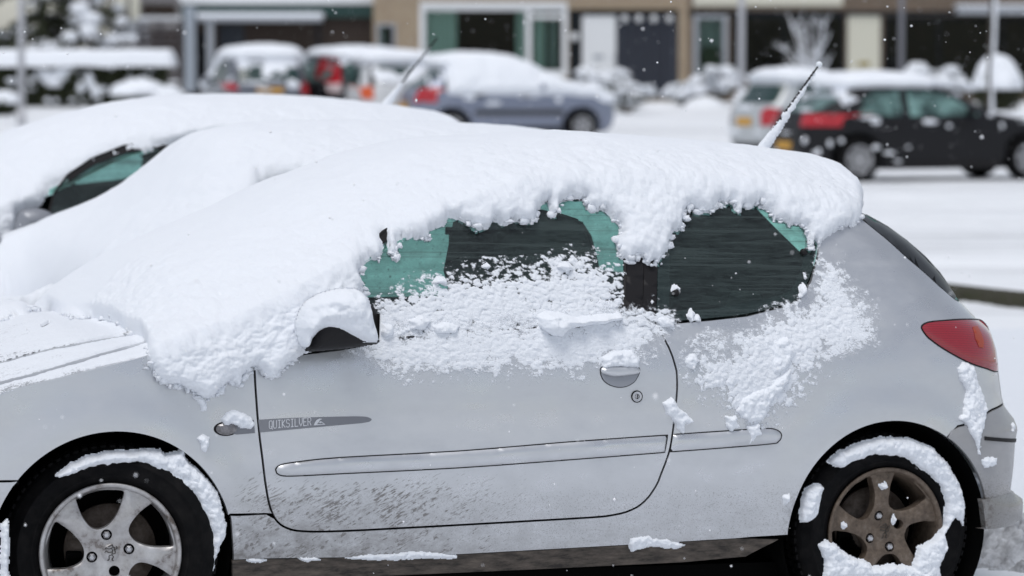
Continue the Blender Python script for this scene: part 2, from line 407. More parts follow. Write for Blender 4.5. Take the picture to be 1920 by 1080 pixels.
def densify(P, step, closed=True):
    P = np.asarray(P, float); out = []; n = len(P)
    for i in range(n if closed else n-1):
        a, b = P[i], P[(i+1) % n]; k = max(1, int(np.linalg.norm(b-a)/step+.5))
        for j in range(k): out.append(a+(b-a)*j/k)
    if not closed: out.append(P[-1])
    return np.array(out)
def offset_poly(P, d):
    """move a closed polygon inwards by d"""
    P = np.asarray(P, float); A = np.roll(P, 1, 0); B = np.roll(P, -1, 0)
    e1 = P-A; e2 = B-P; e1 /= np.linalg.norm(e1, axis=1)[:, None]+1e-9; e2 /= np.linalg.norm(e2, axis=1)[:, None]+1e-9
    area = .5*np.sum(P[:, 0]*B[:, 1]-B[:, 0]*P[:, 1]); sg = 1 if area > 0 else -1
    n = np.stack([-(e1[:, 1]+e2[:, 1]), e1[:, 0]+e2[:, 0]], 1); n /= np.linalg.norm(n, axis=1)[:, None]+1e-9
    return P+sg*d*n
def sheet2d(poly, step=.03, bstep=.012, holes=()):
    """triangulated flat region; returns 2-D verts, tris, boundary loops (index lists)"""
    loops = [densify(poly, bstep)]+[densify(h, bstep) for h in holes]
    V = []; E_ = []; loopidx = []
    for L in loops:
        n0 = len(V); V += [tuple(p) for p in L]; E_ += [(n0+i, n0+(i+1) % len(L)) for i in range(len(L))]; loopidx.append(range(n0, n0+len(L)))
    A = loops[0]; lo, hi = A.min(0), A.max(0)
    gx, gz = np.meshgrid(np.arange(lo[0]+step/2, hi[0], step), np.arange(lo[1]+step/2, hi[1], step)); G = np.stack([gx, gz], -1).reshape(-1, 2)
    if len(G):
        m = inside(G, loops[0]) & (seg_dist(G, loops[0]) > step*.45)
        for h in loops[1:]: m &= (~inside(G, h)) & (seg_dist(G, h) > step*.45)
        V += [tuple(p) for p in G[m]]
    r = delaunay_2d_cdt([Vector(p) for p in V], E_, [], 0, 1e-6)
    v2 = np.array([tuple(p) for p in r[0]]); T = np.array([f for f in r[2] if len(f) == 3])
    c = v2[T].mean(1); m = inside(c, loops[0])
    for h in loops[1:]: m &= ~inside(c, h)
    T = T[m]
    a = v2[T[:, 0]]; b = v2[T[:, 1]]; cc = v2[T[:, 2]]
    ar = (b[:, 0]-a[:, 0])*(cc[:, 1]-a[:, 1])-(b[:, 1]-a[:, 1])*(cc[:, 0]-a[:, 0])
    T = T[np.abs(ar) > 1e-9]; ar = ar[np.abs(ar) > 1e-9]; T[ar < 0] = T[ar < 0][:, ::-1]
    from collections import Counter
    ec = {}
    for t in T:
        for i in range(3):
            e = (t[i], t[(i+1) % 3]); ec[e] = 1
    be = [e for e in ec if (e[1], e[0]) not in ec]
    return v2, T, be
def panel(name, poly, mt, parent, off=0., thick=.014, step=.03, bstep=.012, surf=S, holes=(), side=1, ease=.0025, **kw):
    """a sheet of bodywork following the body surface, with a rolled edge going inwards"""
    v2, T, be = sheet2d(poly, step, bstep, holes)
    y = surf(v2[:, 0], v2[:, 1])+off
    V = np.stack([v2[:, 0], y, v2[:, 1]], 1)
    allb = sorted({i for e in be for i in e}); idx = {b: k for k, b in enumerate(allb)}; n = len(V)
    Vb = V[allb]
    V2 = Vb+[0, ease, 0]; V3 = Vb+[0, thick, 0]
    nb = len(allb)
    VV = np.concatenate([V, Vb, V3]); F = [tuple(t) for t in T]
    for a, b in be:
        i, j = idx[a], idx[b]; F.append((n+i, n+nb+i, n+nb+j, n+j))
    if side < 0: VV = VV*[1, -1, 1]+[0, 2*YC, 0]; F = [f[::-1] for f in F]
    return obj(name, VV, F, mt, parent, True, **kw)
def arc(cx, cz, r, a0, a1, n=40):
    a = np.radians(np.linspace(a0, a1, n)); return np.stack([cx+r*np.cos(a), cz+r*np.sin(a)], 1)
AR = .342
zedge_pts = [(-.75, .30), (-.6, .37)]+[tuple(p) for p in LP([(0, 738), (285, 668)])]+[(.35, .625), (.52, .70), (.75, .80), (1.0, .92), (1.25, 1.01), (1.5, 1.045), (1.9, 1.045), (2.2, 1.02), (2.42, .985), (2.55, .92), (2.8, .70), (2.95, .50)]
zedge = interp_s([p[0] for p in zedge_pts], [p[1] for p in zedge_pts], .05)
def top_point(x, a, Zc, zE=None):
    """section over the roof/bonnet: a 0 (near edge) .. 1 (centre) .. 2 (far edge)"""
    x = np.asarray(x, float); a = np.asarray(a, float); zE = zedge(x); yE = S(x, zE)
    b = np.where(a <= 1, a, 2-a); y = yE+(YC-yE)*b; z = zE+(Zc(x)-zE)*(1-(1-b)**2.3)
    return np.stack([x+0*a, np.where(a <= 1, y, 2*YC-y), z], -1)

def silZ(fr, pts, extra=(), sub=.09):
    """height of the centre line that gives the measured outline of the snow"""
    K = [[fr.hit(u, v, .74)[0], fr.hit(u, v, .74)[2], u, v] for u, v in pts]
    a = np.linspace(0, 2, 61)[None, :]
    for it in range(14):
        P = list(extra)+[(k[0], k[1]) for k in K]; f = interp_s([p[0] for p in P], [p[1] for p in P], .06)
        xs = np.linspace(-.8, 2.62, 300)[:, None]+0*a; B = top_point(xs, 0*xs+a, f); px = fr.px(B).reshape(-1, 2)
        for k in K:
            m = np.abs(px[:, 0]-k[2]) < 9; vv = np.where(m, px[:, 1], 1e9); v0 = vv.min(); k[1] -= float(np.clip((k[3]-v0)/560., -.05, .05))*.8
        K.sort(key=lambda k: k[0])
    return f
SIL_TOP = [(180, 502), (300, 440), (420, 380), (500, 345), (560, 320), (630, 293), (700, 273), (800, 256), (960, 247), (1050, 245), (1300, 262), (1400, 272), (1500, 284), (1540, 292)]
Zs1 = silZ(F1, SIL_TOP, [(-.72, .42), (-.55, .56), (-.3, .635), (-.05, .70)])
TC = .09
# ------------------------------------------------------------------ snow builders
def grid_normals(P):
    a = np.gradient(P, axis=0); b = np.gradient(P, axis=1); n = np.cross(a, b); return n/(np.linalg.norm(n, axis=-1)[..., None]+1e-12)
def lip(d, w): return np.sqrt(np.clip(1-(1-np.clip(d/w, 0, 1))**2, 0, 1))
def blanket(name, fr, parent, poly, Zs, res=.0046, x0=-.8, x1=2.60, zlow=.28, T_side=.055, T_top=TC, mask=None, ppm=640., seed=0, farres=3, crumbs=620, **kw):
    """thick snow lying over bonnet, windscreen and roof, hanging in a ragged lip down the side"""
    nx = int((x1-x0)/res); xs = np.linspace(x0, x1, nx)
    Zb = lambda x: Zs(x)-T_top
    n1 = int(.78/res); n2 = int(.62/(res*1.5)); n3 = int(.62/(res*1.5*farres)); n4 = 30
    zE = zedge(xs); rows = []
    for k in range(n1):
        z = zlow+(zE-zlow)*(k/n1); rows.append(np.stack([xs, S(xs, z), z], -1))
    for k in range(n2): rows.append(top_point(xs, np.full(nx, k/n2), Zb))
    for k in range(n3): rows.append(top_point(xs, np.full(nx, 1+k/n3), Zb))
    for k in range(n4+1):
        z = zE+(.45-zE)*(k/n4); rows.append(np.stack([xs, 2*YC-S(xs, z), z], -1))
    B = np.stack(rows, 1); Nn = grid_normals(B)
    if Nn[nx//2, n1//2, 1] > 0: Nn = -Nn
    # smooth the normal across the body edge so that the lip rolls over it
    ker = np.hanning(31); ker /= ker.sum()
    for c in range(3):
        Nn[..., c] = np.apply_along_axis(lambda r: np.convolve(np.pad(r, 15, mode='edge'), ker, 'valid'), 1, Nn[..., c])
    Nn /= np.linalg.norm(Nn, axis=-1)[..., None]
    if mask is None:
        d = sdf(fr.px(B), poly)/ppm
    else: d = mask(B, fr)
    s_idx = np.arange(B.shape[1])[None, :]
    d = d*(1+2.4*sstep(n1-12, n1+40, s_idx)*sstep(.45, .2, B[..., 0]))
    d = np.minimum(d, x1-.03-B[..., 0])
    far = s_idx >= n1+n2+n3
    d = np.where(far, np.minimum(x1-.03-B[..., 0], np.where(B[..., 0] > .35, B[..., 2]-zedge(B[..., 0])+.05, B[..., 2]-.6)), d)
    topf = sstep(n1-12, n1+60, s_idx+0*d)
    def blur(A, k):
        ker = np.hanning(2*k+3)[1:-1]; ker /= ker.sum()
        for ax in (0, 1): A = np.apply_along_axis(lambda r: np.convolve(np.pad(r, k, mode='edge'), ker, 'valid'), ax, A)
        return A
    kb = max(3, int(.075/res)); ds = blur(np.clip(d, -.05, .16), kb)
    d = d+.012*fbm(B, .035, 3, seed)*(1-.3*topf)+.008*fbm(B, .012, 2, seed+5)
    T = T_side*(1-topf)+T_top*topf; T = T*(1-.50*topf*sstep(.34, .10, B[..., 0]))
    wdt = .045+.055*topf
    L = lip(d, .026+.03*topf)*(.42+.58*lip(np.maximum(ds, 0)+.006, .085+.02*topf))
    soft = 1-.75*topf
    th = T*L*(1+.16*perlin(B, .09, seed+9)*soft)
    cw = np.zeros(d.shape); mm = (d > -.01) & (s_idx+0*d < n1+90) & (~far); Bm = B[mm]; wq = Bm+.008*np.stack([perlin(Bm, .03, seed+60), perlin(Bm, .03, seed+61), perlin(Bm, .03, seed+62)], -1)
    cw[mm] = .0070*worley(wq*[1, 1, 1.25], .034, seed+50)+.0042*worley(wq, .0125, seed+51)
    th += L*(cw-.005)*(1-.88*topf*sstep(.20, .45, B[..., 0]))
    th += L*((.0050*fbm(B*[1, 1, 1.35], .050, 2, seed+21)+.0016*perlin(B, .0095, seed+37))*soft+.0016*fbm(B, .022, 3, seed+33)+.0012*worley(B[..., :]*1., .02, seed+34)*0+.002*perlin(B, .2, seed+3))
    th = np.where(d > 0, th, -.006)
    V = B+Nn*th[..., None]
    V[..., 2] -= np.clip(th, 0, 1)*.12*(1-topf)
    V[..., 2] += topf*.004*perlin(B, .35, seed+2)
    F = gridF(nx, B.shape[1]); keep = (d.reshape(-1)[F] > -.002).any(1)
    Vc, Fc = compact(V.reshape(-1, 3), F[keep]); Fc = Fc[:, ::-1]
    # crumbs hanging along the broken lower edge
    rr = np.random.default_rng(seed+5); cand = np.argwhere((np.abs(d-.002) < .007) & (~far) & ((s_idx+0*d < n1-3) | ((s_idx+0*d < n1+110) & (B[..., 0] < .4))) & (B[..., 2] > .36))
    if len(cand) and crumbs:
        pick = cand[rr.choice(len(cand), min(crumbs, len(cand)), replace=False)]; mb = MB()
        for (i_, j_) in pick:
            sz = rr.uniform(.35, 1)**2*.011; p = B[i_, j_]+Nn[i_, j_]*rr.uniform(.0, .012)+rr.normal(size=3)*.004; mb.blob(p, (sz*rr.uniform(.7, 1.9), sz, sz*rr.uniform(.5, 1.3)), 5, .95, int(rr.integers(999)))
        cv = np.concatenate(mb.V); cf = np.array(mb.F); Fc = np.concatenate([Fc, cf+len(Vc)]); Vc = np.concatenate([Vc, cv])
    o = obj(name, Vc, Fc, SNOW, parent, True, **kw); o['kind'] = 'stuff'; return o
def pillow(polys, ysurf, T=.03, w=.02, res=.004, fr=F1, ppm=640., rag=.006, rs=.02, bumps=.0048, seed=0, yref=0., back=0., thresh=None, grow=.0, droop=.2):
    """snow stuck on a side surface: outline polygons in photograph pixels, thickness rolled at the edge. returns V,F"""
    Vs = []; Fs = []; n = 0
    for pi, poly in enumerate(polys):
        poly = np.asarray(poly, float)
        L = np.array([fr.hit(u, v, yref)[[0, 2]] for u, v in poly]); lo = L.min(0)-.03; hi = L.max(0)+.03
        nx = max(3, int((hi[0]-lo[0])/res)); nz = max(3, int((hi[1]-lo[1])/res))
        X, Z = np.meshgrid(np.linspace(lo[0], hi[0], nx), np.linspace(lo[1], hi[1], nz), indexing='ij')
        Y = ysurf(X, Z)+0*X; B = np.stack([X, Y, Z], -1)
        d = sdf(fr.px(B), poly)/ppm+grow
        d = d+rag*fbm(B, rs, 3, seed+pi)
        if thresh is not None: th, d = thresh(B, d, T, w)
        else:
            th = T*lip(d, w)*(1+(.25 if bumps else 0)*perlin(B, .03, seed+3))+lip(d, w)*bumps*(1.0*fbm(B, .022, 2, seed+4)+1.5*(worley(B, .020, seed+5)-.5)+.8*(worley(B, .0095, seed+6)-.5))
        th = np.where(d > 0, th, -.003)
        V = B.copy(); V[..., 1] -= th; V[..., 2] -= np.clip(th, 0, 1)*droop*(1-lip(d, w))
        F = gridF(nx, nz); keep = (d.reshape(-1)[F] > -.001).any(1)
        if not keep.any(): continue
        Vc, Fc = compact(V.reshape(-1, 3), F[keep][:, ::-1]); Vs.append(Vc); Fs.append(Fc+n); n += len(Vc)
        if back:
            V = B.copy(); V[..., 1] += np.where(d > 0, back*lip(d, w*1.2), -.0)
            Vc, Fc = compact(V.reshape(-1, 3), F[keep]); Vs.append(Vc); Fs.append(Fc+n); n += len(Vc)
    if not Vs: return None
    return np.concatenate(Vs), np.concatenate(Fs)
def frost(A, seed, stretch=(1, 1, 1), lo=.0, fs=.0125, edge=.05, fade=.55, gap=.5):
    """wind-blown crust: scales with creases between, breaking up into crumbs towards the outline"""
    st = np.array(stretch, float)
    def f(B, d, T, w):
        Bw = B+.007*np.stack([perlin(B, .028, seed+9), 0*d, perlin(B, .028, seed+10)], -1); Q = Bw*st
        w1 = worley(Q, fs*1.35, seed); w2 = worley(Bw, fs*.62, seed+3); c = fbm(B*[1, 1, 1.2], fs*5., 3, seed+5); g = perlin(B, fs*.34, seed+6)
        e = np.clip(d/edge, -1, 1.0)
        m = lo+.85*e+.75*c+gap*(w1-.55)+.6*gap*(w2-.5)+.30*g*(1.25-e)-fade*(1-e)
        amt = np.clip(m, 0, 1)
        th = A*(.10+.9*amt**.8)*(.30+.62*w1+.30*w2)*(1+.5*c)+.0004
        return np.clip(th, .0003, None), np.where(d > -.02, m, -1)
    return f

def crust_obj(name, parent, V, F, cover, mt=None):
    me = mesh(name, V, F); me.materials.append(mt or CRUST); a = me.attributes.new('cover', 'FLOAT', 'POINT'); a.data.foreach_set('value', np.asarray(cover, np.float32))
    o = bpy.data.objects.new(name, me); COL.objects.link(o); o.parent = parent; return o
def crust(name, parent, poly, yo, A, seed, lo=0., edge=.06, res=.0024, fs=.014, st=(.8, 1, 1.5), gap=.5, ex=None):
    poly = np.asarray(poly, float); L = np.array([F1.hit(u, v, 0.)[[0, 2]] for u, v in poly]); l0 = L.min(0)-.05; h0 = L.max(0)+.05
    nx = int((h0[0]-l0[0])/res); nz = int((h0[1]-l0[1])/res); X, Z = np.meshgrid(np.linspace(l0[0], h0[0], nx), np.linspace(l0[1], h0[1], nz), indexing='ij')
    B = np.stack([X, S(X, Z)+yo, Z], -1); d = sdf(F1.px(B), poly)/640+.018*fbm(B, .06, 3, seed)
    Bw = B+.009*np.stack([perlin(B, .028, seed+9), 0*d, perlin(B, .028, seed+10)], -1); w1 = worley(Bw*np.array(st), fs*1.5, seed); w2 = worley(Bw, fs*.75, seed+3); c = fbm(B*[1, 1, 1.3], .075, 3, seed+5)
    e = np.clip(d/edge, -1, 1); cov = .50+lo+.85*e-.35+.9*c+gap*(w1-.5)+.5*gap*(w2-.5)
    if ex is not None: cov = cov+ex(B, d)
    amt = np.clip(cov-.3, 0, 1.1); th = .0006+A*amt*(.25+.55*w1+.30*w2)*(1+.9*c)
    V = B.copy(); V[..., 1] -= np.clip(th, .0005, None); F = gridF(nx, nz)[:, ::-1]; k = (cov.reshape(-1)[F] > -.35).any(1) & (d.reshape(-1)[F] > -.03).any(1)
    u, inv = np.unique(F[k], return_inverse=True)
    return crust_obj(name, parent, V.reshape(-1, 3)[u], inv.reshape(-1, 4), cov.reshape(-1)[u])
# ================================================================== GROUND
def gz(X, Y):
    X = np.asarray(X, float); Y = np.asarray(Y, float)
    near = .031*np.clip(1.14-X, -.0, 5.5)*(1-sstep(18, 30, Y))
    far = .77*sstep(50, 80, Y)
    return near+far+.10*bank(X, Y)
def bank(X, Y):
    # verge: ground behind this curved line stands a kerb's height above the road
    return sstep(0, .06, (Y-vline(X))/2.)*sstep(1.6, 2.6, X)*(1-sstep(30, 38, Y))
_vl = interp_s([0, 2.5, 3.15, 3.6, 4.1, 6, 14], [28.5, 25.4, 24.0, 23.0, 22.4, 21.6, 20.8], .5)
def vline(X): return _vl(X)
def ground_patch(name, x0, x1, y0, y1, res_x, res_y, amp, seed, hole=None, mt=SNOW_G, zoff=0., extra=None, **kw):
    xs = np.arange(x0, x1+res_x/2, res_x); ys = np.arange(y0, y1+res_y/2, res_y)
    X, Y = np.meshgrid(xs, ys, indexing='ij'); Z = gz(X, Y)+zoff; P = np.stack([X, Y, 0*X], -1)
    Z = Z+amp*fbm(P, .9, 3, seed)+amp*.5*fbm(P, .25, 2, seed+4)
    if extra: Z = Z+extra(X, Y, P)
    V = np.stack([X, Y, Z], -1).reshape(-1, 3); F = gridF(len(xs), len(ys))
    return obj(name, V, F, mt, None, True, **kw)
def ruts(X, Y, P):
    z = 0*X
    for (a, b, wd, dp) in ((33.5, .05, .22, .05), (35.2, .05, .22, .045), (39.5, .03, .25, .05), (41.3, .03, .25, .05), (44.4, .02, .3, .04), (28.3, .02, .2, .035), (26.2, .04, .22, .05)):
        c = a+b*X+.25*np.sin(X*.35+a); z = z-1.8*dp*np.exp(-((Y-c)/wd)**2)*(1+.5*perlin(P, .4, 8))+dp*.45*np.exp(-((Y-c-wd*1.7)/wd/.8)**2)*(1+.8*perlin(P, .25, 9))
    return z+.02*fbm(P, 2.5, 2, 12)+.022*fbm(P, .5, 3, 15)*sstep(.0, .5, fbm(P, 3., 2, 16)+.3)
# ground: fine sheet in front, coarser one behind, to the horizon
gm = SNOW_G
def big_ground():
    xs = np.concatenate([np.array([-400, -200, -100, -60]), np.arange(-42, 1.9, .30), np.arange(2, 6, .07), np.arange(6.2, 42.1, .30), np.array([60, 100, 200, 400])])
    ys = np.concatenate([np.array([-60, -20, -5, 0]), np.arange(4, 19.9, .14), np.arange(20, 28, .05), np.arange(28.1, 96, .14), np.array([110, 150, 250, 420])])
    X, Y = np.meshgrid(xs, ys, indexing='ij'); P = np.stack([X, Y, 0*X], -1)
    Z = gz(X, Y)+.012*fbm(P, .9, 3, 3)
    Z = Z+ruts(X, Y, P)*sstep(20, 22, Y)*(1-sstep(50, 56, Y))
    Z = Z-.35*sstep(-7.5, -5.5, X)*(1-sstep(2.9, 3.1, X))*sstep(6, 6.5, Y)*(1-sstep(20, 20.5, Y))   # pit under the fine patch
    return obj('snowy_ground', np.stack([X, Y, Z], -1).reshape(-1, 3), gridF(len(xs), len(ys)), gm, None, True, kind='structure')
big_ground()
# parking bay: trodden snow with wet asphalt showing under the cars
m = mat('bay surface', (.8, .8, .8), .8); q = N(m)
def bay():
    x0, x1, y0, y1 = -7.8, 3.4, 5.6, 20.8
    xs = np.arange(x0, x1, .035); ys = np.concatenate([np.arange(y0, 12.6, .035), np.arange(12.6, y1, .12)])
    X, Y = np.meshgrid(xs, ys, indexing='ij'); P = np.stack([X, Y, 0*X], -1)
    Z = gz(X, Y)+.004; W = np.stack([X, Y, Z], -1)-P_F
    lx = W@EX; ly = W@EY
    under = 0*X
    for k in (0, 2.35, 4.75):
        under = np.maximum(under, sstep(-.05, .18, ly-k)*sstep(-.05, .2, k+1.58-ly)*sstep(-.75, -.45, lx)*sstep(3.0, 2.8, lx))
    heap = np.clip(fbm(P, .22, 4, 5)*.5+.55, 0, 1)
    e = np.hypot(X-P_R[0], Y-P_R[1]+.02)
    th = .055*(1-under)*(.5+.6*heap)+.09*np.exp(-(e/.26)**2)*heap*1.1+.02*np.clip(fbm(P, .12, 3, 9), 0, 1)*(1-under)
    th += .012*fbm(P, .06, 3, 14)*np.clip(th/.05, 0, 1)
    obj('asphalt', np.stack([X[::4, ::4], Y[::4, ::4], Z[::4, ::4]-.012], -1).reshape(-1, 3), gridF(*X[::4, ::4].shape), m_asph, None, True, kind='structure')
    F = gridF(len(xs), len(ys)); keep = (th.reshape(-1)[F] > .004).any(1)
    V = np.stack([X, Y, Z-.016+th], -1).reshape(-1, 3); V, F = compact(V, F[keep])
    obj('parking_bay_snow', V, F, SNOW_G2, None, True, kind='structure')
m_asph = mat('wet asphalt', (.035, .034, .035), .35); q = N(m_asph); q.bump(q.noise(q.coords(), 160, 4, .7), .8, .006)
SNOW_G2 = m_snow('trodden snow', (.80, .83, .88), .6)
bay()
# bare grass face of the verge
def verge():
    mb = MB(); r = np.random.default_rng(5)
    for x in np.arange(2.2, 12, .007):
        yl = float(vline(x))
        for k in range(4):
            y = yl+r.uniform(-.08, .10); z = float(gz(x, y-.25))-.02+r.uniform(0, .055); h = r.uniform(.03, .075); a = r.uniform(-.6, .6); wd = .009
            mb.add([(x-wd, y, z), (x+wd, y, z), (x+a*h, y-r.uniform(.0, .07), z+h)], [(0, 1, 2)])
    g = mat('winter grass', (.060, .075, .025), .8); q = N(g); q.l(q.ramp(q.noise(q.coords(), 6, 3), [(.35, (.045, .040, .022)), (.65, (.075, .100, .030))]), q.b.inputs[0])
    mb.build('verge_grass', g, kind='stuff', label='strip of bare green grass on the low bank right of the silver hatchback', cat='grass')
    xs = np.arange(1.8, 12, .06); V = []
    for x in xs:
        y = float(vline(x)); z = float(gz(x, y-.3)); V += [(x, y-.14, z-.03), (x, y-.05, z+.075), (x, y+.16, z+.105)]
    F = [(3*i+k, 3*i+3+k, 3*i+4+k, 3*i+1+k) for i in range(len(xs)-1) for k in range(2)]
    so = mat('bank soil', (.035, .033, .02), .9); obj('grass_bank', V, F, so, None, True, kind='structure')
verge()
# shovelled heap by the rear wheel
def heap(name, cx, cy, r, h, seed, lab):
    n = 220; t = np.linspace(-1.1, 1.1, n); X, Y = np.meshgrid(t*r, t*r, indexing='ij'); P = np.stack([X, Y, 0*X], -1)+seed
    d = np.hypot(X, Y)/r; z = h*np.clip(1-d**2, 0, 1)**.8
    lump = 1-np.abs(perlin(P, .09, seed))*1.6; z2 = z*(1+.25*fbm(P, .25, 2, seed))+(.085*(worley(P, .13, seed)-.5)+.045*(worley(P, .055, seed+1)-.5)+.02*fbm(P, .03, 3, seed+2))*np.clip(z/h*2.5, 0, 1)
    V = np.stack([X+cx, Y+cy, gz(X+cx, Y+cy)+z2-.02], -1); F = gridF(n, n); k = (d.reshape(-1)[F] < 1.08).all(1)
    V, F = compact(V.reshape(-1, 3), F[k]); obj(name, V, F, SNOW_D, None, True, kind='stuff', label=lab, cat='snow heap')
heap('snow_heap', 1.86, 11.15, .42, .17, 3, 'lumpy grey snow heap behind the rear wheel of the silver hatchback')

# ================================================================== WHEELS
RIMF = mat('alloy front', (.34, .32, .31), .38, .55); q = N(RIMF)
q.l(q.ramp(q.noise(q.coords(), 14, 6, .7), [(.34, (.10, .075, .062)), (.46, (.38, .365, .36)), (.75, (.58, .575, .58))]), q.b.inputs[0]); q.bump(q.noise(q.coords(), 60), .15, .002)
RIMR = mat('alloy rear dirty', (.12, .09, .065), .6, .25); q = N(RIMR)
q.l(q.ramp(q.noise(q.coords(), 40, 6, .75), [(.30, (.060, .042, .030)), (.55, (.140, .105, .078)), (.80, (.24, .20, .165))]), q.b.inputs[0]); q.bump(q.noise(q.coords(), 220), .3, .001)
BOLT = mat('wheel bolt steel', (.5, .5, .52), .3, .9)
DISC = mat('brake disc', (.13, .105, .085), .6, .5); q = N(DISC); q.l(q.ramp(q.noise(q.coords(), 25, 5, .7), [(.35, (.05, .035, .025)), (.7, (.17, .14, .12))]), q.b.inputs[0])
WIN = np.array([(-.508, .820), (-.39, .862), (-.195, .900), (-.02, .905), (.166, .890), (.156, .77), (.098, .596), (0, .44), (-.098, .361), (-.215, .338), (-.3125, .39), (-.41, .518), (-.478, .674)])
def rotp(P, deg):
    a = R_(deg); c, s = math.cos(a), math.sin(a); return np.stack([P[:, 0]*c-P[:, 1]*s, P[:, 0]*s+P[:, 1]*c], 1)
def wheel(parent, cx, rim_m, rot, bolt0, seed, y0=0., yaw=0., full=True):
    R = .295; RR = .198
    w = empty('wheel'); w.parent = parent; w.location = (cx, y0, 0); w.rotation_euler = (0, 0, yaw)
    # tyre with sidewall and tread
    prof = [(.194, .012), (.200, -.002), (.214, -.009), (.216, -.012), (.219, -.012), (.221, -.010), (.240, -.016), (.254, -.015), (.256, -.018), (.259, -.017), (.261, -.013), (.280, -.001), (.290, .014), (R, .030), (R, .055), (R-.006, .058), (R-.006, .066), (R, .069), (R, .105), (R-.006, .108), (R-.006, .116), (R, .119), (R, .150), (.288, .168), (.262, .186), (.215, .182), (.196, .165)]
    V, F = lathe(prof, 120); obj('tyre', V, F[:, ::-1], RUBBER, w)
    # tread blocks
    tb = MB()
    for k in range(72):
        a = 2*math.pi*k/72
        for (ya, yb, s) in ((.018, .050, .02), (.072, .102, -.02), (.122, .155, .02)):
            c = [];
            for rr in (R-.002, R+.005):
                for (da, yy) in ((-.030, ya), (.022, ya), (.022+s, yb), (-.030+s, yb)): c.append((rr*math.cos(a+da), yy, rr*math.sin(a+da)))
            tb.add(c, [(4, 5, 6, 7), (0, 1, 5, 4), (1, 2, 6, 5), (2, 3, 7, 6), (3, 0, 4, 7)])
    tb.build('tread', RUBBER, w, kind='stuff')
    # rim: lip, barrel and dished face with five swept openings
    rim = empty('rim'); rim.parent = w
    V, F = lathe([(RR-.008, .010), (RR-.002, -.004), (RR, -.010), (RR-.004, -.014), (RR-.010, -.013), (RR-.015, -.006), (RR-.018, .006), (RR-.024, .030), (RR-.03, .15), (RR-.012, .165)], 120)
    obj('rim_lip', V, F[:, ::-1], rim_m, rim)
    def dish(x, z):
        r = np.hypot(x, z)/RR; th = np.degrees(np.arctan2(z, x))-rot
        y = .004-.014*sstep(.2, .5, r)+.010*sstep(.55, .95, r)
        # each spoke has a ridge along one side
        return y
    holes = [catmull(rotp(WIN, rot+72*k)*RR*.985, 4, True) for k in range(5)]
    bolts = [(RR*.265*math.cos(R_(bolt0+90*k)), RR*.265*math.sin(R_(bolt0+90*k))) for k in range(4)]
    bh = [arc(bx, bz, .0155, 0, 345, 20) for bx, bz in bolts]
    outer = arc(0, 0, RR-.014, 0, 357.5, 144)
    v2, T, be = sheet2d(outer, .009, .006, holes+bh)
    dh = np.min([seg_dist(v2, h) for h in holes], 0)
    y = dish(v2[:, 0], v2[:, 1])+.007*(1-sstep(0, .010, dh))
    # crease line down each spoke
    for k in range(5):
        a = R_(rot+72*k+62); b = R_(rot+72*k+79)
        dl = seg_dist(v2, [(RR*.36*math.cos(a-.35), RR*.36*math.sin(a-.35)), (RR*.62*math.cos(a-.1), RR*.62*math.sin(a-.1)), (RR*.93*math.cos(b), RR*.93*math.sin(b))], False)
        y = y-.0035*(1-sstep(0, .012, dl))
    V = np.stack([v2[:, 0], y, v2[:, 1]], 1); allb = sorted({i for e in be for i in e}); ix = {b: k for k, b in enumerate(allb)}; n = len(V)
    Vb = V[allb]; inn = Vb.copy(); rr_ = np.hypot(inn[:, 0], inn[:, 2]); inn[:, 1] += .034
    F = [tuple(t) for t in T]+[(n+ix[a], n+len(allb)+ix[a], n+len(allb)+ix[b], n+ix[b]) for a, b in be]
    obj('rim_face', np.concatenate([V, Vb, inn]), F, rim_m, rim)
    for k, (bx, bz) in enumerate(bolts):
        if k == 3: 
            mb = MB(); V, F = lathe([(0.0, .024), (.0155, .024)], 20); mb.add(V+[bx, 0, bz], F.tolist()); mb.build('empty_bolt_hole', VOID, rim); continue
        b = MB(); V, F = lathe([(0, .028), (.0155, .028)], 20); b.add(V+[bx, 0, bz], F.tolist())
        b.build('bolt_recess', VOID, rim)
        V, F = lathe([(0, -.012), (.0060, -.011), (.0105, -.006), (.0115, -.002), (.0115, .027)], 6); mb = MB(); mb.add(V+[bx, .002, bz], F[:, ::-1].tolist()); mb.build('wheel_bolt', BOLT, rim, smooth=False)
    # hub badge: small rampant lion in a disc
    V, F = lathe([(0, .0012), (.0225, .0012), (.0235, .0035), (.0250, .0035), (.026, .006)], 40); hub = obj('hub_cap', V, F[:, ::-1], rim_m, rim)
    lion = [[(-.2, 1.6), (.3, 1.9), (.55, 1.5), (.25, 1.1), (.5, .5), (.35, -.3), (.7, -.9), (.35, -1.5), (.75, -1.7)], [(.25, 1.1), (-.35, .9), (-.9, 1.2), (-1.2, .9)], [(.4, .3), (-.4, .1), (-.9, .4), (-1.25, .1)],
            [(.35, -.4), (-.3, -.7), (-.2, -1.4), (-.65, -1.7)], [(.5, -.2), (1.1, 0), (1.0, .7), (1.45, 1.1), (1.2, 1.5)], [(-.2, 1.6), (-.6, 1.5)], [(.5, 1.4), (.9, 1.2), (.75, .7)]]
    mb = MB()
    for s in lion: P = catmull(s, 4)*.0128; mb.tube(np.stack([P[:, 0], np.full(len(P), -.0002), P[:, 1]], 1), .0012, 5)
    mb.build('lion_emblem', mat('emblem line', (.05, .045, .04), .5, .3), hub)
    # brake disc and hub
    V, F = lathe([(0, .060), (.055, .060), (.058, .075), (.062, .078), (.128, .078), (.130, .09), (0, .09)], 64); obj('brake_disc', V, F[:, ::-1], DISC, w)
    V, F = lathe([(.0, .13), (.175, .13)], 40); obj('wheel_backing', V, F[:, ::-1], VOID, w)
    mb = MB(); P = arc(0, 0, .105, 195, 255, 8); 
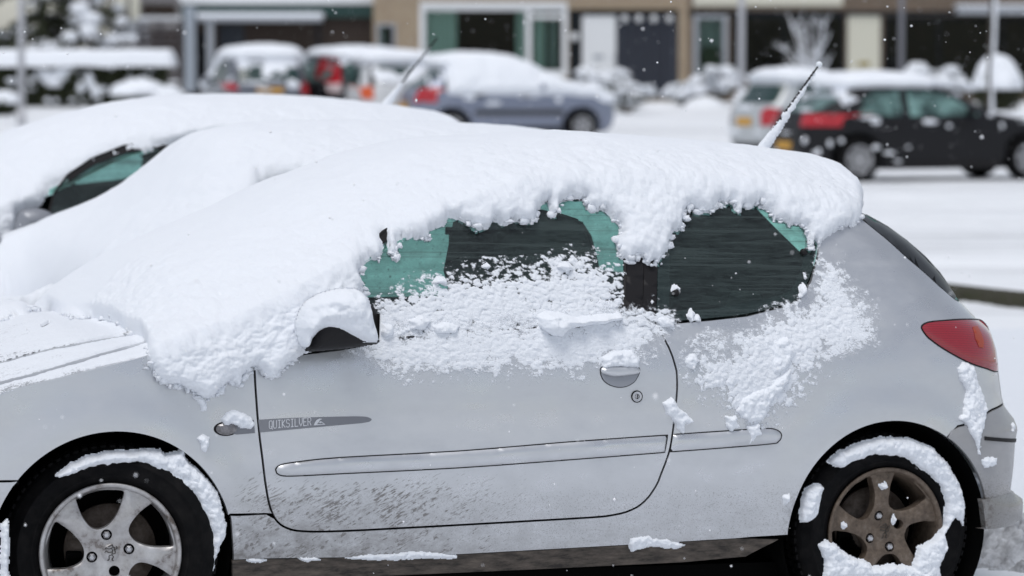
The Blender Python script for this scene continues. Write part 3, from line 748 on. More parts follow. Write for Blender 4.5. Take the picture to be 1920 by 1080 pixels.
    for (x_, z_) in P: mb.box(x_-.022, x_+.022, .062, .10, z_-.022, z_+.022, .004)
    mb.build('brake_caliper', VOID, w)
    return w

def skins(par, Zs, cm=None):
    Zb = lambda x: Zs(x)-TC-.005
    def skin(name, xa, xb, mt, off=.0, aa=(0, 2), **kw):
        xs = np.linspace(xa, xb, 60); as_ = np.linspace(*aa, 60); P = np.stack([top_point(xs, np.full(60, a), Zb) for a in as_], 1); n = grid_normals(P)
        n = n*np.sign(n[..., 2:3].mean()); P = P+n*off; return obj(name, P.reshape(-1, 3), gridF(60, 60)[:, ::-1], mt, par, **kw)
    skin('bonnet', -.70, .16, SILVER); skin('windscreen', .165, 1.16, FROST); skin('roof', 1.165, 2.44, SILVER)
    skin('headlining', 1.1, 2.40, LIN, -.03, (.03, 1.97))
LIN = mat('grey cabin lining', (.07, .075, .075), .9)
# ================================================================== NEAR CAR
def seam_px():  # door outline, photograph pixels
    return [(477, 684), (480, 740), (485, 800), (492, 860), (500, 920), (508, 955), (520, 978), (540, 991), (570, 996.5), (640, 996), (800, 988), (960, 979), (1100, 971), (1150, 966), (1185, 956), (1210, 939), (1230, 912), (1243, 881), (1254, 850), (1260, 822), (1264, 790), (1269, 745), (1270, 710), (1267, 688), (1258, 660), (1246, 635), (1236, 612)]
TRIM_TOP = [(520, 878), (640, 857), (860, 846), (1066, 829), (1255, 815), (1450, 805)]
def near_car():
    car = empty('parked_car', 'silver three-door hatchback under thick snow in the foreground, with red tail lamp', 'car', 'cars parked side by side in the front row', F1.M())
    SE = LP(catmull(seam_px(), 3))
    # ---- door
    top = LP([(1228, 604), (1170, 606), (1000, 618), (850, 628), (720, 640), (640, 655), (560, 665), (500, 676)])
    door_poly = np.concatenate([SE, top]); G = .0033
    door = panel('door', offset_poly(densify(door_poly, .02), G), SILVER, car)
    # ---- front wing
    a1 = arc(0, 0, AR, 14, 166, 60)
    sp = hitS(432, 966); a_s = math.degrees(math.atan2(sp[1], sp[0]))
    bl = hitS(38, 905); a_b = math.degrees(math.atan2(bl[1], bl[0]))
    front = arc(0, 0, AR, a_s, a_b, 60)
    jt = LP([(432, 965), (500, 962)]); sfront = LP(catmull(seam_px()[:7], 3))
    zs_ = np.linspace(.40, -.68, 24); upper = np.stack([zs_, zedge(zs_)+.007], 1)
    k = np.argmin(np.abs(SE[:, 1]-jt[1, 1])+(SE[:, 0] > .8)*9)
    wing = np.concatenate([SE[:k+1], [jt[0]], front, [(-.66, bl[1]+.002)], upper[::-1]])
    fend = panel('front_wing', offset_poly(densify(wing, .02), G), SILVER, car)
    # ---- front bumper side
    fb = np.concatenate([arc(0, 0, AR, a_b, 205, 20), [(-.45, -.16), (-.70, -.15), (-.70, bl[1])]])
    panel('front_bumper', offset_poly(densify(fb, .02), G), SILVER, car)
    # ---- rear quarter with sill
    bq = LP([(1783, 806)])[0]; a_q = math.degrees(math.atan2(bq[1], bq[0]-2.44))
    a_e = hitS(1467, 1004); a_r = math.degrees(math.atan2(a_e[1], a_e[0]-2.44)) % 360
    rear_arch = arc(2.44, 0, AR, a_q, 360-(-a_r % 360) if False else a_r, 70)
    gw = LP([(1236, 608), (1262, 606), (1330, 600), (1400, 592), (1480, 572), (1500, 561), (1520, 527), (1533, 480), (1537, 440), (1534, 405)])
    rail = np.stack([np.linspace(2.22, 2.40, 8), zedge(np.linspace(2.22, 2.40, 8))], 1)
    hl = LP([(1612, 408), (1640, 430), (1700, 482), (1760, 535), (1790, 561)])
    tail = LP([(1815, 580), (1830, 597), (1845, 606), (1858, 627), (1867, 655), (1871, 695), (1877, 740), (1880, 757)])
    bj = LP([(1860, 768), (1835, 782), (1810, 796), (1796, 799)])
    sb = LP([(1380, 1011), (1280, 1017), (1180, 1023), (1020, 1032), (860, 1041), (640, 1047), (437, 1051)])
    low = LP(catmull(seam_px()[6:-1], 3))
    qp = np.concatenate([gw, rail, hl, tail, bj, rear_arch, sb, [jt[0]+[.0, -.002]], [jt[1]+[0, -.002]], SE[k+1:]])
    panel('rear_quarter_panel', offset_poly(densify(qp, .02), G*.9), SILVER, car)
    # ---- plastic underside strip
    un = np.concatenate([sb, LP([(437, 1094), (640, 1084), (1007, 1068), (1280, 1055), (1400, 1044), (1462, 1012)])])
    m_und = mat('muddy sill plastic', (.03, .024, .02), .8); q = N(m_und); q.l(q.ramp(q.noise(q.coords((1, 1, 4)), 14, 5, .7), [(.35, (.022, .018, .015)), (.7, (.13, .105, .085))]), q.b.inputs[0])
    panel('sill_guard', un, m_und, car, off=.006)
    # ---- rear bumper
    brp = np.concatenate([bj[::-1][:0], LP([(1783, 806), (1796, 799), (1810, 796), (1835, 782), (1860, 768), (1880, 757), (1899, 783), (1906, 800), (1903, 826), (1900, 870), (1894, 918), (1912, 934), (1914, 962), (1895, 984), (1845, 991), (1829, 990)])])
    a0 = math.degrees(math.atan2(brp[-1][1], brp[-1][0]-2.44)); bump = np.concatenate([brp, arc(2.44, 0, AR, a0, a_q, 20)])
    rb = panel('rear_bumper', offset_poly(densify(bump, .02), G), m_paint('grimy bumper paint', (.36, .355, .36), 2.2, metal=.5, rough=.4), car, off=-.004)  # lower base colour paints in the turned-away shade; the grime is dirt
    st = LP([(1845, 818), (1904, 822), (1903, 829), (1845, 825)]); panel('bumper_strip', st, BLACK, rb, off=-.007, thick=.004, bstep=.01)
    # lower lip of the bumper
    lp_ = LP([(1838, 936), (1870, 930), (1896, 920), (1913, 934), (1914, 964), (1896, 984), (1845, 991)]); lipm = m_paint('bumper lip paint', (.26, .255, .25), 1.6)
    panel('bumper_lip', lp_, lipm, rb, off=-.012, thick=.03, ease=.006)
    # ---- black arch liners, and black tubes backing the panel gaps to darken them
    for cx, lx in ((0., -.01), (2.44, 0)):
        V, F = lathe([(AR+.006, -.006), (AR+.004, .02), (AR-.004, .04), (AR-.004, .40), (0, .40)], 72); V = V+[cx, .0, 0]
        f = F[(V[F][:, :, 2].mean(1) > -.22)]; obj('wheel_arch_liner', V, f, VOID, car)
    def seal(P, dep=.020):
        mb = MB(); mb.tube(np.stack([P[:, 0], S(P[:, 0], P[:, 1])+dep, P[:, 1]], 1), .010, 6); mb.build('panel_seal', VOID, car)
    seal(densify(np.concatenate([SE, top]), .03))
    for a_, b_ in ((jt[0], jt[1]), (bl, np.array([-.66, bl[1]]))): seal(densify([a_, b_], .03, False))
    seal(densify(np.concatenate([[bq], bj[::-1], tail[-1:]]), .03, False), .018)
    # ---- protective trim strip (two pieces, split at the door seam)
    tb_ = [(1460, 811), (1465, 819), (1461, 828), (1450, 831), (1255, 848), (1066, 862), (860, 877), (640, 888), (560, 892), (530, 893), (519, 886)]
    TR = LP(catmull([(517, 880), (526, 872), (560, 866), (640, 858), (860, 846), (1066, 829), (1252, 816)], 3)); TB = LP(catmull([(1246, 848), (1066, 862), (860, 877), (640, 888), (560, 892), (530, 892), (519, 887)], 3))
    def strip_surf(x, z): return S(x, z)
    tp = np.concatenate([TR, TB])
    def proud(name, poly, par, hgt):
        v2, T, be = sheet2d(poly, .010, .008); d = seg_dist(v2, poly); y = S(v2[:, 0], v2[:, 1])-hgt*lip(d, .016); V = np.stack([v2[:, 0], y, v2[:, 1]], 1)
        o = obj(name, V, [tuple(t) for t in T], SILVER, par); return o
    rim_off = lambda poly, nm, par: panel(nm, offset_poly(densify(poly, .015), -.0022), BLACK, par, off=-.0012, thick=.001)
    rim_off(tp, 'trim_edge', door); proud('door_trim_strip', tp, door, .011)
    tp2 = LP(catmull([(1262, 815), (1350, 809), (1430, 804), (1452, 805), (1463, 811), (1465, 819), (1459, 828), (1445, 832), (1350, 840), (1256, 847)], 3)); 
    rim_off(tp2, 'trim_edge', car); proud('quarter_trim_strip', tp2, car, .011)
    # ---- door handle: recessed cup, flap, lock
    ha = LP(catmull([(1125, 697), (1128, 688), (1150, 684), (1180, 685), (1197, 688), (1200, 697), (1192, 714), (1178, 724), (1160, 727), (1142, 722), (1130, 712)], 4, True))
    hm = mat('handle cup shade', (.30, .31, .34), .4, .3)
    hnd = panel('door_handle', ha, BLACK, door, off=-.0012, thick=.001, bstep=.006)
    hi = offset_poly(ha, .0022); v2, T, be = sheet2d(hi, .008, .006); d = seg_dist(v2, hi); zc = ha[:, 1].mean()
    obj('handle_cup', np.stack([v2[:, 0], S(v2[:, 0], v2[:, 1])-.002+.0*d, v2[:, 1]], 1), [tuple(t) for t in T], hm, hnd)
    fl = LP(catmull([(1127, 698), (1129, 689), (1150, 686), (1180, 686), (1197, 690), (1198, 699), (1185, 703), (1160, 706), (1140, 704)], 4, True))
    v2, T, be = sheet2d(fl, .006, .005); d = seg_dist(v2, fl)
    obj('handle_flap', np.stack([v2[:, 0], S(v2[:, 0], v2[:, 1])-.004-.012*lip(d, .012), v2[:, 1]], 1), [tuple(t) for t in T], SILVER, hnd)
    lk = hitS(1194, 743.5); y = float(S(*lk)); V, F = lathe([(0, -.003), (.006, -.003), (.0065, -.001), (.012, -.002), (.0145, -.004), (.0165, -.002), (.0175, .004)], 32); lock = obj('door_lock', V+[lk[0], y, lk[1]], F[:, ::-1], mat('lock steel', (.55, .55, .57), .25, .8), door)
    mb = MB(); mb.box(lk[0]-.0013, lk[0]+.0013, y-.0045, y-.002, lk[1]-.005, lk[1]+.005); V, F = lathe([(.0066, -.0034), (.0078, -.0034)], 24); mb.add(V+[lk[0], y, lk[1]], F[:, ::-1].tolist()); V, F = lathe([(.0160, -.0045), (.0178, -.0035), (.0182, .001)], 32); mb.add(V+[lk[0], y, lk[1]], F[:, ::-1].tolist()); mb.build('keyhole', VOID, lock)
    # ---- side repeater lamp
    rc = hitS(424, 804); th = np.linspace(0, 2*math.pi, 30, endpoint=False)
    el = lambda k: np.stack([rc[0]+.0335*k*np.cos(th), rc[1]+.0185*k*np.sin(th)], 1)
    rep = panel('side_repeater', el(1.1), BLACK, fend, off=-.001, thick=.001)
    v2, T, be = sheet2d(el(.93), .006, .005); rr = np.hypot((v2[:, 0]-rc[0])/.033, (v2[:, 1]-rc[1])/.018)
    ml = mat('smoked lens', (.16, .155, .16), .15, .2, .6); q = N(ml); q.l(q.ramp(q.noise(q.coords(), 60, 3), [(.3, (.07, .065, .065)), (.7, (.26, .25, .26))]), q.b.inputs[0])
    obj('repeater_lens', np.stack([v2[:, 0], S(v2[:, 0], v2[:, 1])-.003-.012*(1-np.clip(rr, 0, 1)**2), v2[:, 1]], 1), [tuple(t) for t in T], ml, rep)
    # ---- printed band with lettering and wave emblem
    ul, ur = np.array([485, 787.]), np.array([697, 783.])
    band_top = [(484, 787), (540, 784), (600, 782), (650, 781), (680, 781), (692, 783), (697, 787), (692, 791)]; band_bot = [(678, 793.5), (650, 796), (600, 800.5), (540, 806), (487, 811)]
    bd = panel('decal_band', LP(catmull(band_top, 3).tolist()+catmull(band_bot, 3).tolist()), mat('grey decal', (.20, .205, .225), .45), door, off=-.0012, thick=.001, bstep=.01)
    panel('decal_band', LP([(440, 789), (476, 787.5), (478, 812), (444, 815), (432, 812)]), bd.data.materials[0], fend, off=-.0012, thick=.001, bstep=.01)
    LT = {'Q': [[(0, .15), (.15, 0), (.55, 0), (.7, .15), (.7, .85), (.55, 1), (.15, 1), (0, .85), (0, .15)], [(.4, .3), (.75, -.12)]], 'U': [[(0, 1), (0, .15), (.15, 0), (.55, 0), (.7, .15), (.7, 1)]],
          'I': [[(.1, 1), (.6, 1)], [(.35, 1), (.35, 0)], [(.1, 0), (.6, 0)]], 'K': [[(0, 1), (0, 0)], [(.68, 1), (.05, .5), (.7, 0)]], 'S': [[(.68, .85), (.55, 1), (.15, 1), (0, .85), (0, .62), (.15, .52), (.55, .48), (.7, .36), (.7, .15), (.55, 0), (.15, 0), (0, .15)]],
          'L': [[(0, 1), (0, 0), (.68, 0)]], 'V': [[(0, 1), (.0, .45), (.35, 0), (.7, .45), (.7, 1)]], 'E': [[(.68, 1), (0, 1), (0, 0), (.68, 0)], [(0, .5), (.55, .5)]], 'R': [[(0, 0), (0, 1), (.55, 1), (.7, .85), (.7, .62), (.55, .48), (0, .48)], [(.38, .48), (.7, 0)]]}
    mb = MB(); wmat = mat('decal letters', (.62, .63, .66), .5)
    for i, ch in enumerate('QUIKSILVER'):
        for stv in LT[ch]:
            P = [(504.5+i*8.05+x*8.0, 803.5-.085*(i*8.05+x*8)-y*14.2+.01*i) for x, y in stv]
            L = LP(P)
            for a_, b_ in zip(L[:-1], L[1:]):
                t = b_-a_; t = t/(np.linalg.norm(t)+1e-9); n_ = np.array([-t[1], t[0]])*.00115; a2 = a_-t*.0008; b2 = b_+t*.0008
                q4 = [a2-n_, b2-n_, b2+n_, a2+n_]; mb.add([(p[0], float(S(p[0], p[1]))-.0026, p[1]) for p in q4], [(0, 1, 2, 3)])
    mb.build('decal_lettering', wmat, bd)
    logo = [(588, 797.5), (590, 792), (594, 787), (599, 784.5), (604, 785.5), (601, 787), (598, 789.5), (598, 791), (601.5, 789.5), (605, 792), (610, 796)]
    lo_ = panel('wave_emblem', LP(logo), wmat, bd, off=-.0026, thick=.0005, bstep=.005, step=.006)
    panel('wave_emblem', LP([(594, 795), (597, 791.5), (600, 793.5), (603, 792), (606, 795)]), bd.data.materials[0], bd, off=-.0034, thick=.0005, bstep=.004, step=.006)
    # ---- glass
    gf = LP([(655, 600), (652, 550), (662, 505), (690, 460), (745, 415), (820, 380), (900, 366), (1000, 362), (1080, 362), (1168, 364), (1171, 600), (1000, 616), (850, 627), (700, 638)])
    panel('front_side_window', gf, GLASS, door, off=.006, thick=.003)
    fr_ = MB(); C2 = densify(gf, .02); fr_.tube(np.stack([C2[:, 0], S(C2[:, 0], C2[:, 1])+.005, C2[:, 1]], 1), .005, 6, False); fr_.add([], []); fr_.build('window_seal', BLACK, door)
    panel('door_top_frame', LP([(690, 455), (745, 412), (820, 378), (900, 362), (1000, 354), (1080, 352), (1168, 352), (1168, 377), (1080, 376), (1010, 380), (900, 388), (825, 400), (755, 430), (695, 475)]), BLACK, door, off=.002, thick=.01)
    panel('pillar_cover', LP([(1171, 352), (1203, 350), (1203, 603), (1171, 605)]), BLACK, door, off=.0, thick=.01)
    panel('pillar_cover', LP([(1204, 350), (1229, 350), (1229, 603), (1204, 604)]), BLACK, car, off=.001, thick=.01)
    qw = catmull([(1230, 380), (1300, 352), (1400, 350), (1480, 368), (1530, 405), (1536, 440), (1531, 480), (1518, 526), (1498, 560), (1478, 571), (1400, 590), (1330, 598), (1262, 604), (1230, 606)], 3)
    QW = LP(qw); qwin = panel('rear_side_window', offset_poly(densify(QW, .015), .002), GLASS, car, off=.003, thick=.004)
    # printed black border of the rear side window
    inn = catmull([(1256, 420), (1310, 400), (1400, 388), (1470, 396), (1506, 420), (1513, 450), (1508, 490), (1494, 530), (1470, 552), (1400, 568), (1330, 580), (1270, 584), (1256, 582)], 3)
    panel('window_border', offset_poly(densify(QW, .015), .002), mat('black ceramic border', (.012, .011, .012), .3), qwin, off=.0075, thick=.001, holes=[LP(inn)])
    for (u, v) in ((1267, 549), (1507, 473)):
        c = hitS(u, v); V, F = lathe([(0, -.012), (.007, -.011), (.0105, -.006), (.011, .004)], 20); obj('window_fixing', V+[c[0], float(S(*c)), c[1]], F[:, ::-1], BLACK, qwin)
    # ---- tail lamp
    tlp = LP(catmull([(1729, 612), (1742, 605), (1770, 602), (1800, 600), (1828, 600), (1842, 603), (1854, 620), (1863, 645), (1868, 670), (1870, 695), (1850, 690), (1820, 680), (1790, 665), (1762, 648), (1742, 633), (1732, 621)], 3, True))
    mr = mat('red lens', (.30, .008, .018), .12, 0, .8); q = N(mr); wv = q.n('TexWave', wave_type='BANDS', bands_direction='Z'); wv.inputs['Scale'].default_value = 60; q.l(q.coords(), wv.inputs[0]); q.l(q.ramp(wv.outputs['Fac'], [(.2, (.19, .006, .014)), (.8, (.34, .010, .022))]), q.b.inputs[0])
    tl = panel('tail_lamp', offset_poly(tlp, -.004), BLACK, car, off=-.001, thick=.004, bstep=.008)
    v2, T, be = sheet2d(tlp, .012, .008); d = seg_dist(v2, tlp); lens = obj('lamp_lens', np.stack([v2[:, 0], S(v2[:, 0], v2[:, 1])-.003-.009*lip(d, .03), v2[:, 1]], 1), [tuple(t) for t in T], mr, tl)
    orp = LP([(1820, 612), (1829, 610), (1836, 624), (1841, 640), (1840, 652), (1832, 650), (1825, 634)]); panel('indicator_section', orp, mat('amber lens', (.34, .045, .012), .3, 0, .2), lens, off=-.0135, thick=.0005, bstep=.006, step=.012)
    # ---- hatch glass edge
    hg = np.concatenate([LP([(1606, 398), (1625, 402), (1665, 424), (1700, 450), (1735, 480), (1763, 511), (1780, 535), (1792, 559)]), hl[::-1]])
    panel('hatch_glass', hg, mat('dark hatch glass', (.006, .007, .008), .35, 0, 0, .25), car, off=-.001, thick=.02, bstep=.01)
    # ---- rear shell, closing the body across to the far side
    zz = np.linspace(.02, .99, 60); ts = np.concatenate([np.linspace(.80, .9995, 10), np.linspace(1.0, 2.0, 14)[1:]]); P = []
    for t in ts:
        if t <= 1: x = x0rear(zz)+RC*t; y = S(x, zz)+.006
        else:
            k = t-1; xe = x0rear(zz)+RC*.9995; y0 = S(xe, zz)+.006; y = y0+(YC-y0)*k; x = x0rear(zz)+RC+.05*(1-(1-k)**2)
        P.append(np.stack([x, y, zz], -1))
    P = np.array(P); P2 = np.concatenate([P, P[::-1][1:]*[1, -1, 1]+[0, 2*YC, 0]]); F = gridF(*P2.shape[:2]); zc_ = P2.reshape(-1, 3)[F][:, :, 2].mean(1)
    Vv, Ff = compact(P2.reshape(-1, 3), F[(zc_ < .70)]); obj('tailgate', Vv, Ff[:, ::-1], SILVER, car)
    yy = P2.reshape(-1, 3)[F][:, :, 1].mean(1)
    Vv, Ff = compact(P2.reshape(-1, 3), F[zc_ >= .70]); obj('rear_window', Vv, Ff[:, ::-1], FROST, car)
    # ---- far side: lower body, frosted windows, pillars
    fs = np.array([(-.68, -.12), (-.35, -.12)]+arc(0, 0, AR, 200, -20, 24)[::1].tolist()+[(.4, -.14), (2.05, -.14)]+arc(2.44, 0, AR, 200, -20, 24).tolist()+[(2.85, -.1), (2.88, .45), (2.72, .66), (2.45, .62), (.5, .60), (.3, .58), (-.3, .44), (-.68, .34)])
    panel('far_side_body', fs, SILVER, car, side=-1, thick=.02, step=.06, bstep=.04)
    ffw = np.array([(.62, .61), (1.60, .61), (1.60, 1.02), (1.25, 1.0), (.9, .85), (.66, .70)]); panel('far_front_window', ffw, FROST, car, side=-1, thick=.004, step=.08, bstep=.05)
    frw = np.array([(1.70, .61), (2.36, .64), (2.42, .78), (2.28, 1.0), (1.70, 1.02)]); panel('far_rear_window', frw, FROST, car, side=-1, thick=.004, step=.08, bstep=.05)
    panel('far_pillar', np.array([(1.57, .58), (1.73, .58), (1.73, 1.05), (1.57, 1.05)]), LIN, car, side=-1, off=.012, step=.08)
    panel('far_door_lining', np.array([(.3, -.1), (2.6, -.1), (2.6, .64), (.3, .60)]), LIN, car, side=-1, off=.05, step=.1, bstep=.1)
    # ---- bonnet, windscreen, roof skin (under the snow)
    Zb = lambda x: Zs1(x)-TC
    skins(car, Zs1)
    # front closure
    zz = np.linspace(-.15, .50, 30); P = []
    for k in np.linspace(0, 1, 20):
        xe = -.70-.06*(1-(2*k-1)**2)-.10*(1-np.abs(2*k-1)**4); y0 = S(np.full(30, -.70), zz); P.append(np.stack([xe+.12*sstep(.3, .5, zz), y0+(2*YC-2*y0)*k, zz], -1))
    P = np.array(P); P[..., 2] = np.minimum(P[..., 2], float(Zb(-.70))); obj('front_end', P.reshape(-1, 3), gridF(20, 30), SILVER, car)
    # ---- floor, dashboard, seats
    mb = MB(); mb.box(-.5, 2.75, .10, 1.48, -.16, -.10); mb.build('floor_pan', VOID, car)
    mb = MB(); mb.box(.25, .75, .16, 1.42, .35, .60, .03); mb.build('dashboard', LIN, car)
    FAB = mat('dark seat cloth', (.018, .020, .020), .95)
    def seat(y0, y1, poly, bottom=.0):
        s = empty('front_seat'); s.parent = car
        v2, T, be = sheet2d(poly, .04, .03); d = seg_dist(v2, poly); c = (y0+y1)/2; h = (y1-y0)/2
        fb_ = h*(.72+.28*lip(d, .08)); A = np.stack([v2[:, 0], c-fb_, v2[:, 1]], 1); B_ = np.stack([v2[:, 0], c+fb_, v2[:, 1]], 1); n = len(A)
        F = [tuple(t) for t in T]+[tuple(n+i for i in t[::-1]) for t in T]+[(a, n+a, n+b, b) for a, b in be]
        obj('seat_back', np.concatenate([A, B_]), F, FAB, s); mb = MB(); mb.box(poly[:, 0].min()-.42, poly[:, 0].min()+.1, y0, y1, .02, .20, .03); mb.build('seat_cushion', FAB, s)
    hp = lambda pts, y: np.array([F1.hit(u, v, y)[[0, 2]] for u, v in pts])
    sp_ = hp([(905, 520), (915, 470), (925, 420), (945, 395), (990, 388), (1050, 400), (1080, 410), (1098, 440), (1108, 480), (1125, 560), (1160, 700), (960, 700)], .30)
    seat(.22, .70, sp_); seat(.88, 1.36, sp_*[1, .94]+[.30, .02])
    mb = MB(); mb.box(1.95, 2.12, .16, 1.42, .02, .72, .04); mb.box(1.55, 2.0, .16, 1.42, .02, .20, .04); mb.build('rear_seat', FAB, car)
    mb = MB(); mb.box(2.1, 2.62, .16, 1.42, .56, .59, .01); mb.build('parcel_shelf', LIN, car)
    bp = [F1.hit(u, v, 1.25) for u, v in ((843, 428), (850, 440), (853, 470), (862, 505))]; mb = MB()
    for a_, b_ in zip(bp[:-1], bp[1:]): mb.box(min(a_[0], b_[0])-.012, max(a_[0], b_[0])+.014, 1.24, 1.26, b_[2], a_[2]+.004)
    mb.build('seat_belt', FAB, car)
    # dark sheet traced mid-cabin, standing for the dim interior and far rear pillar
    tp_ = hp([(1240, 620), (1240, 350), (1418, 350), (1424, 392), (1460, 430), (1506, 478), (1560, 540), (1560, 640)], .62)
    v2, T, be = sheet2d(tp_, .08, .08); obj('rear_cabin_trim', np.stack([v2[:, 0], np.full(len(v2), .62)+.02*np.sin(v2[:, 0]*9), v2[:, 1]], 1), [tuple(t) for t in T], mat('rear cabin trim', (.035, .045, .043), .9), car)
    # ---- wheels
    wheel(car, 0, RIMF, 0, 13, 1, y0=.0, yaw=R_(-14)); wheel(car, 2.44, RIMR, 28, 23+90, 2)
    for cx in (0, 2.44):
        w = empty('wheel'); w.parent = car; w.location = (cx, 2*YC, 0)
        V, F = lathe([(.05, .0), (.19, .0), (.262, .013), (.295, -.03), (.295, -.15), (.26, -.18), (.1, -.16)], 48); obj('tyre', V, F, RUBBER, w)
    # ---- door mirror
    mir = empty('door_mirror'); mir.parent = car
    Vm, Fm = pillow([catmull([(574, 657), (580, 632), (592, 600), (620, 572), (660, 560), (696, 572), (708, 600), (709, 640), (690, 646), (665, 651), (620, 656)], 3, True)], lambda x, z: -.085+0*x, T=.07, w=.06, res=.002, rag=0, bumps=0, yref=-.085, back=.07, droop=0)
    obj('mirror_housing', Vm, Fm, BLACK, mir)
    mg = F1.hit(690, 612, -.085); mb = MB(); mb.box(mg[0]-.05, mg[0]+.01, -.06, .07, mg[2]-.05, mg[2]-.01, .01); mb.build('mirror_arm', BLACK, mir)
    mb = MB(); mb.box(mg[0]+.012, mg[0]+.016, -.15, -.03, mg[2]-.035, mg[2]+.04, .001); mb.build('mirror_glass', mat('mirror', (.8, .8, .8), .03, 1), mir)
    fe = panel('mirror_base', LP([(650, 640), (660, 600), (690, 590), (706, 600), (708, 622), (700, 636)]), BLACK, door, off=-.006, thick=.02)
    # ---- aerial
    Zt = float(Zs1(2.15)); b = F1.hit(1415, 272, YC); t = F1.hit(1534, 124, YC)
    an = MB(); b0 = b-[.02, 0, .06]; an.tube([b0, b0+(t-b0)*.5, t], [.0045, .0038, .0030], 8)
    aer = an.build('aerial', BLACK, car, True)
    mb = MB(); 
    for k in range(28): f = .12+.03*k; p = b0+(t-b0)*f; mb.tube([p, p+(t-b0)*.008], .0050, 6)
    mb.build('aerial_coil', BLACK, aer)
    ic = MB(); dirv = (t-b0)/np.linalg.norm(t-b0); r = np.random.default_rng(3)
    nn = 46
    for k in range(nn):
        f = .22+.72*k/nn; p = b0+(t-b0)*f; sz = .016*(1-f)**.8+.0030
        if r.random() < .25 and f > .45: continue
        off_ = np.array([.8, 0, -.55])*sz*(.65+.3*r.random()); ic.blob(p+off_, (sz*r.uniform(.7, 1.2), sz*.7, sz*r.uniform(.7, 1.2)), 6, .5, k)
    for k in range(16): f = .02+.026*k; p = b0+(t-b0)*f; sz = .025*(1-f*1.3); ic.blob(p+np.array([.006, 0, -.004]), (sz*.8, sz*.6, sz), 8, .22, 60+k)
    Vi, Fi = lathe([(.0045, 0), (.0105, .004), (.012, .010), (.008, .018), (0, .020)], 16); ic.blob(t+np.array([.004, 0, .006]), (.0105, .009, .010), 8, .05, 99)
    ic.build('aerial_ice', SNOW, aer, True)
    return car, door
CAR1, DOOR1 = near_car()

BL1 = [(-900, 720), (-300, 655), (0, 605), (30, 597), (60, 588), (95, 583), (112, 592), (128, 600), (150, 600), (180, 600), (205, 605), (228, 613), (240, 626), (258, 632), (270, 634), (279, 650), (277, 664), (284, 690), (292, 708), (312, 716), (330, 722), (345, 727), (362, 735), (378, 750), (395, 740), (408, 728), (430, 712), (445, 723), (455, 706), (468, 690), (480, 683), (490, 700), (505, 707), (520, 697), (540, 687), (560, 668), (576, 655), (590, 648), (640, 640), (660, 600), (672, 560),
       (680, 535), (672, 515), (680, 497), (695, 482), (712, 488), (718, 462), (724, 453), (730, 475), (740, 488), (744, 458), (752, 450), (775, 443), (795, 446), (803, 450), (806, 432), (830, 422), (845, 407), (862, 406), (882, 422), (895, 432), (912, 422), (925, 412), (945, 420), (960, 412), (980, 418), (997, 418), (1005, 395), (1015, 382), (1027, 376), (1030, 390), (1040, 404), (1048, 388), (1050, 380), (1065, 371), (1095, 372), (1100, 390), (1130, 393), (1150, 408), (1162, 425), (1163, 440), (1156, 457),
       (1160, 478), (1175, 486), (1190, 478), (1205, 482), (1213, 499), (1220, 488), (1235, 493), (1240, 480), (1250, 470), (1252, 455), (1262, 432), (1275, 430), (1280, 400), (1292, 390), (1310, 392), (1330, 402), (1335, 390), (1348, 377), (1360, 385), (1370, 378), (1378, 392), (1385, 400), (1392, 388), (1410, 387), (1425, 384), (1440, 395), (1450, 412), (1470, 415), (1480, 424), (1495, 418), (1508, 427), (1515, 447), (1520, 468), (1528, 450), (1535, 460), (1545, 446), (1560, 436), (1580, 428), (1600, 421), (1612, 410), (1615, 380), (1640, 300), (1700, -400), (-900, -400)]
blanket('snow_cover', F1, CAR1, BL1, Zs1, seed=1)
# thin snow on the bonnet with the pressed lines showing through
def bonnet_snow():
    xs = np.linspace(-.70, .22, 420); zlo = .40; rows = []
    Zb = lambda x: Zs1(x)-TC
    for k in range(70):
        z = zedge(xs)-.10*(1-k/70); rows.append(np.stack([xs, S(xs, z), z], -1))
    for k in range(240): rows.append(top_point(xs, np.full(420, k/240*1.6), Zb))
    B = np.stack(rows, 1); n = grid_normals(B); n = n if n[200, 150, 2] > 0 else -n; px = F1.px(B)
    low = sdf(px, [(-400, 800), (0, 742), (60, 722), (180, 690), (290, 664), (330, 600), (330, 300), (-400, 300)])/640
    th = .0085*lip(low+.006*fbm(B, .02, 3, 4), .010)*(1+.5*fbm(B, .05, 3, 6)); d = low+.006*fbm(B, .02, 3, 4)
    for ln, wd in (([(-300, 760), (0, 718), (60, 703), (180, 667), (276, 640)], 3.2), ([(-300, 715), (0, 680), (90, 655), (200, 634), (245, 627)], 2.9)):
        g = seg_dist(px, ln, False)+1.2*fbm(B, .015, 2, 8); th = th*sstep(wd*.5, wd*1.8, g)-.004*(1-sstep(wd*.4, wd, g))
    g = seg_dist(px, [(80, 612), (92, 606)], False); th = th*sstep(1.5, 4, g)-.002*(1-sstep(1.5, 3, g))
    th = np.where(d > 0, th, -.003); V = B+n*(th[..., None]-.0042)
    F = gridF(*B.shape[:2]); keep = (d.reshape(-1)[F] > 0).any(1); cov = .62+.5*fbm(B*[.5, 1, 1], .09, 3, 44)+.25*np.clip(d/.02, 0, 1)-.9*sstep(.35, .0, th/.0085)*(d > 0)+.5*sstep(-.25, .1, B[..., 0])
    u_, inv_ = np.unique(F[keep], return_inverse=True); crust_obj('bonnet_snow', CAR1, V.reshape(-1, 3)[u_], inv_.reshape(-1, 4), cov.reshape(-1)[u_])
bonnet_snow()
def put(name, par, VF, mt=SNOW, **kw): return obj(name, VF[0], VF[1], mt, par, True, **kw)
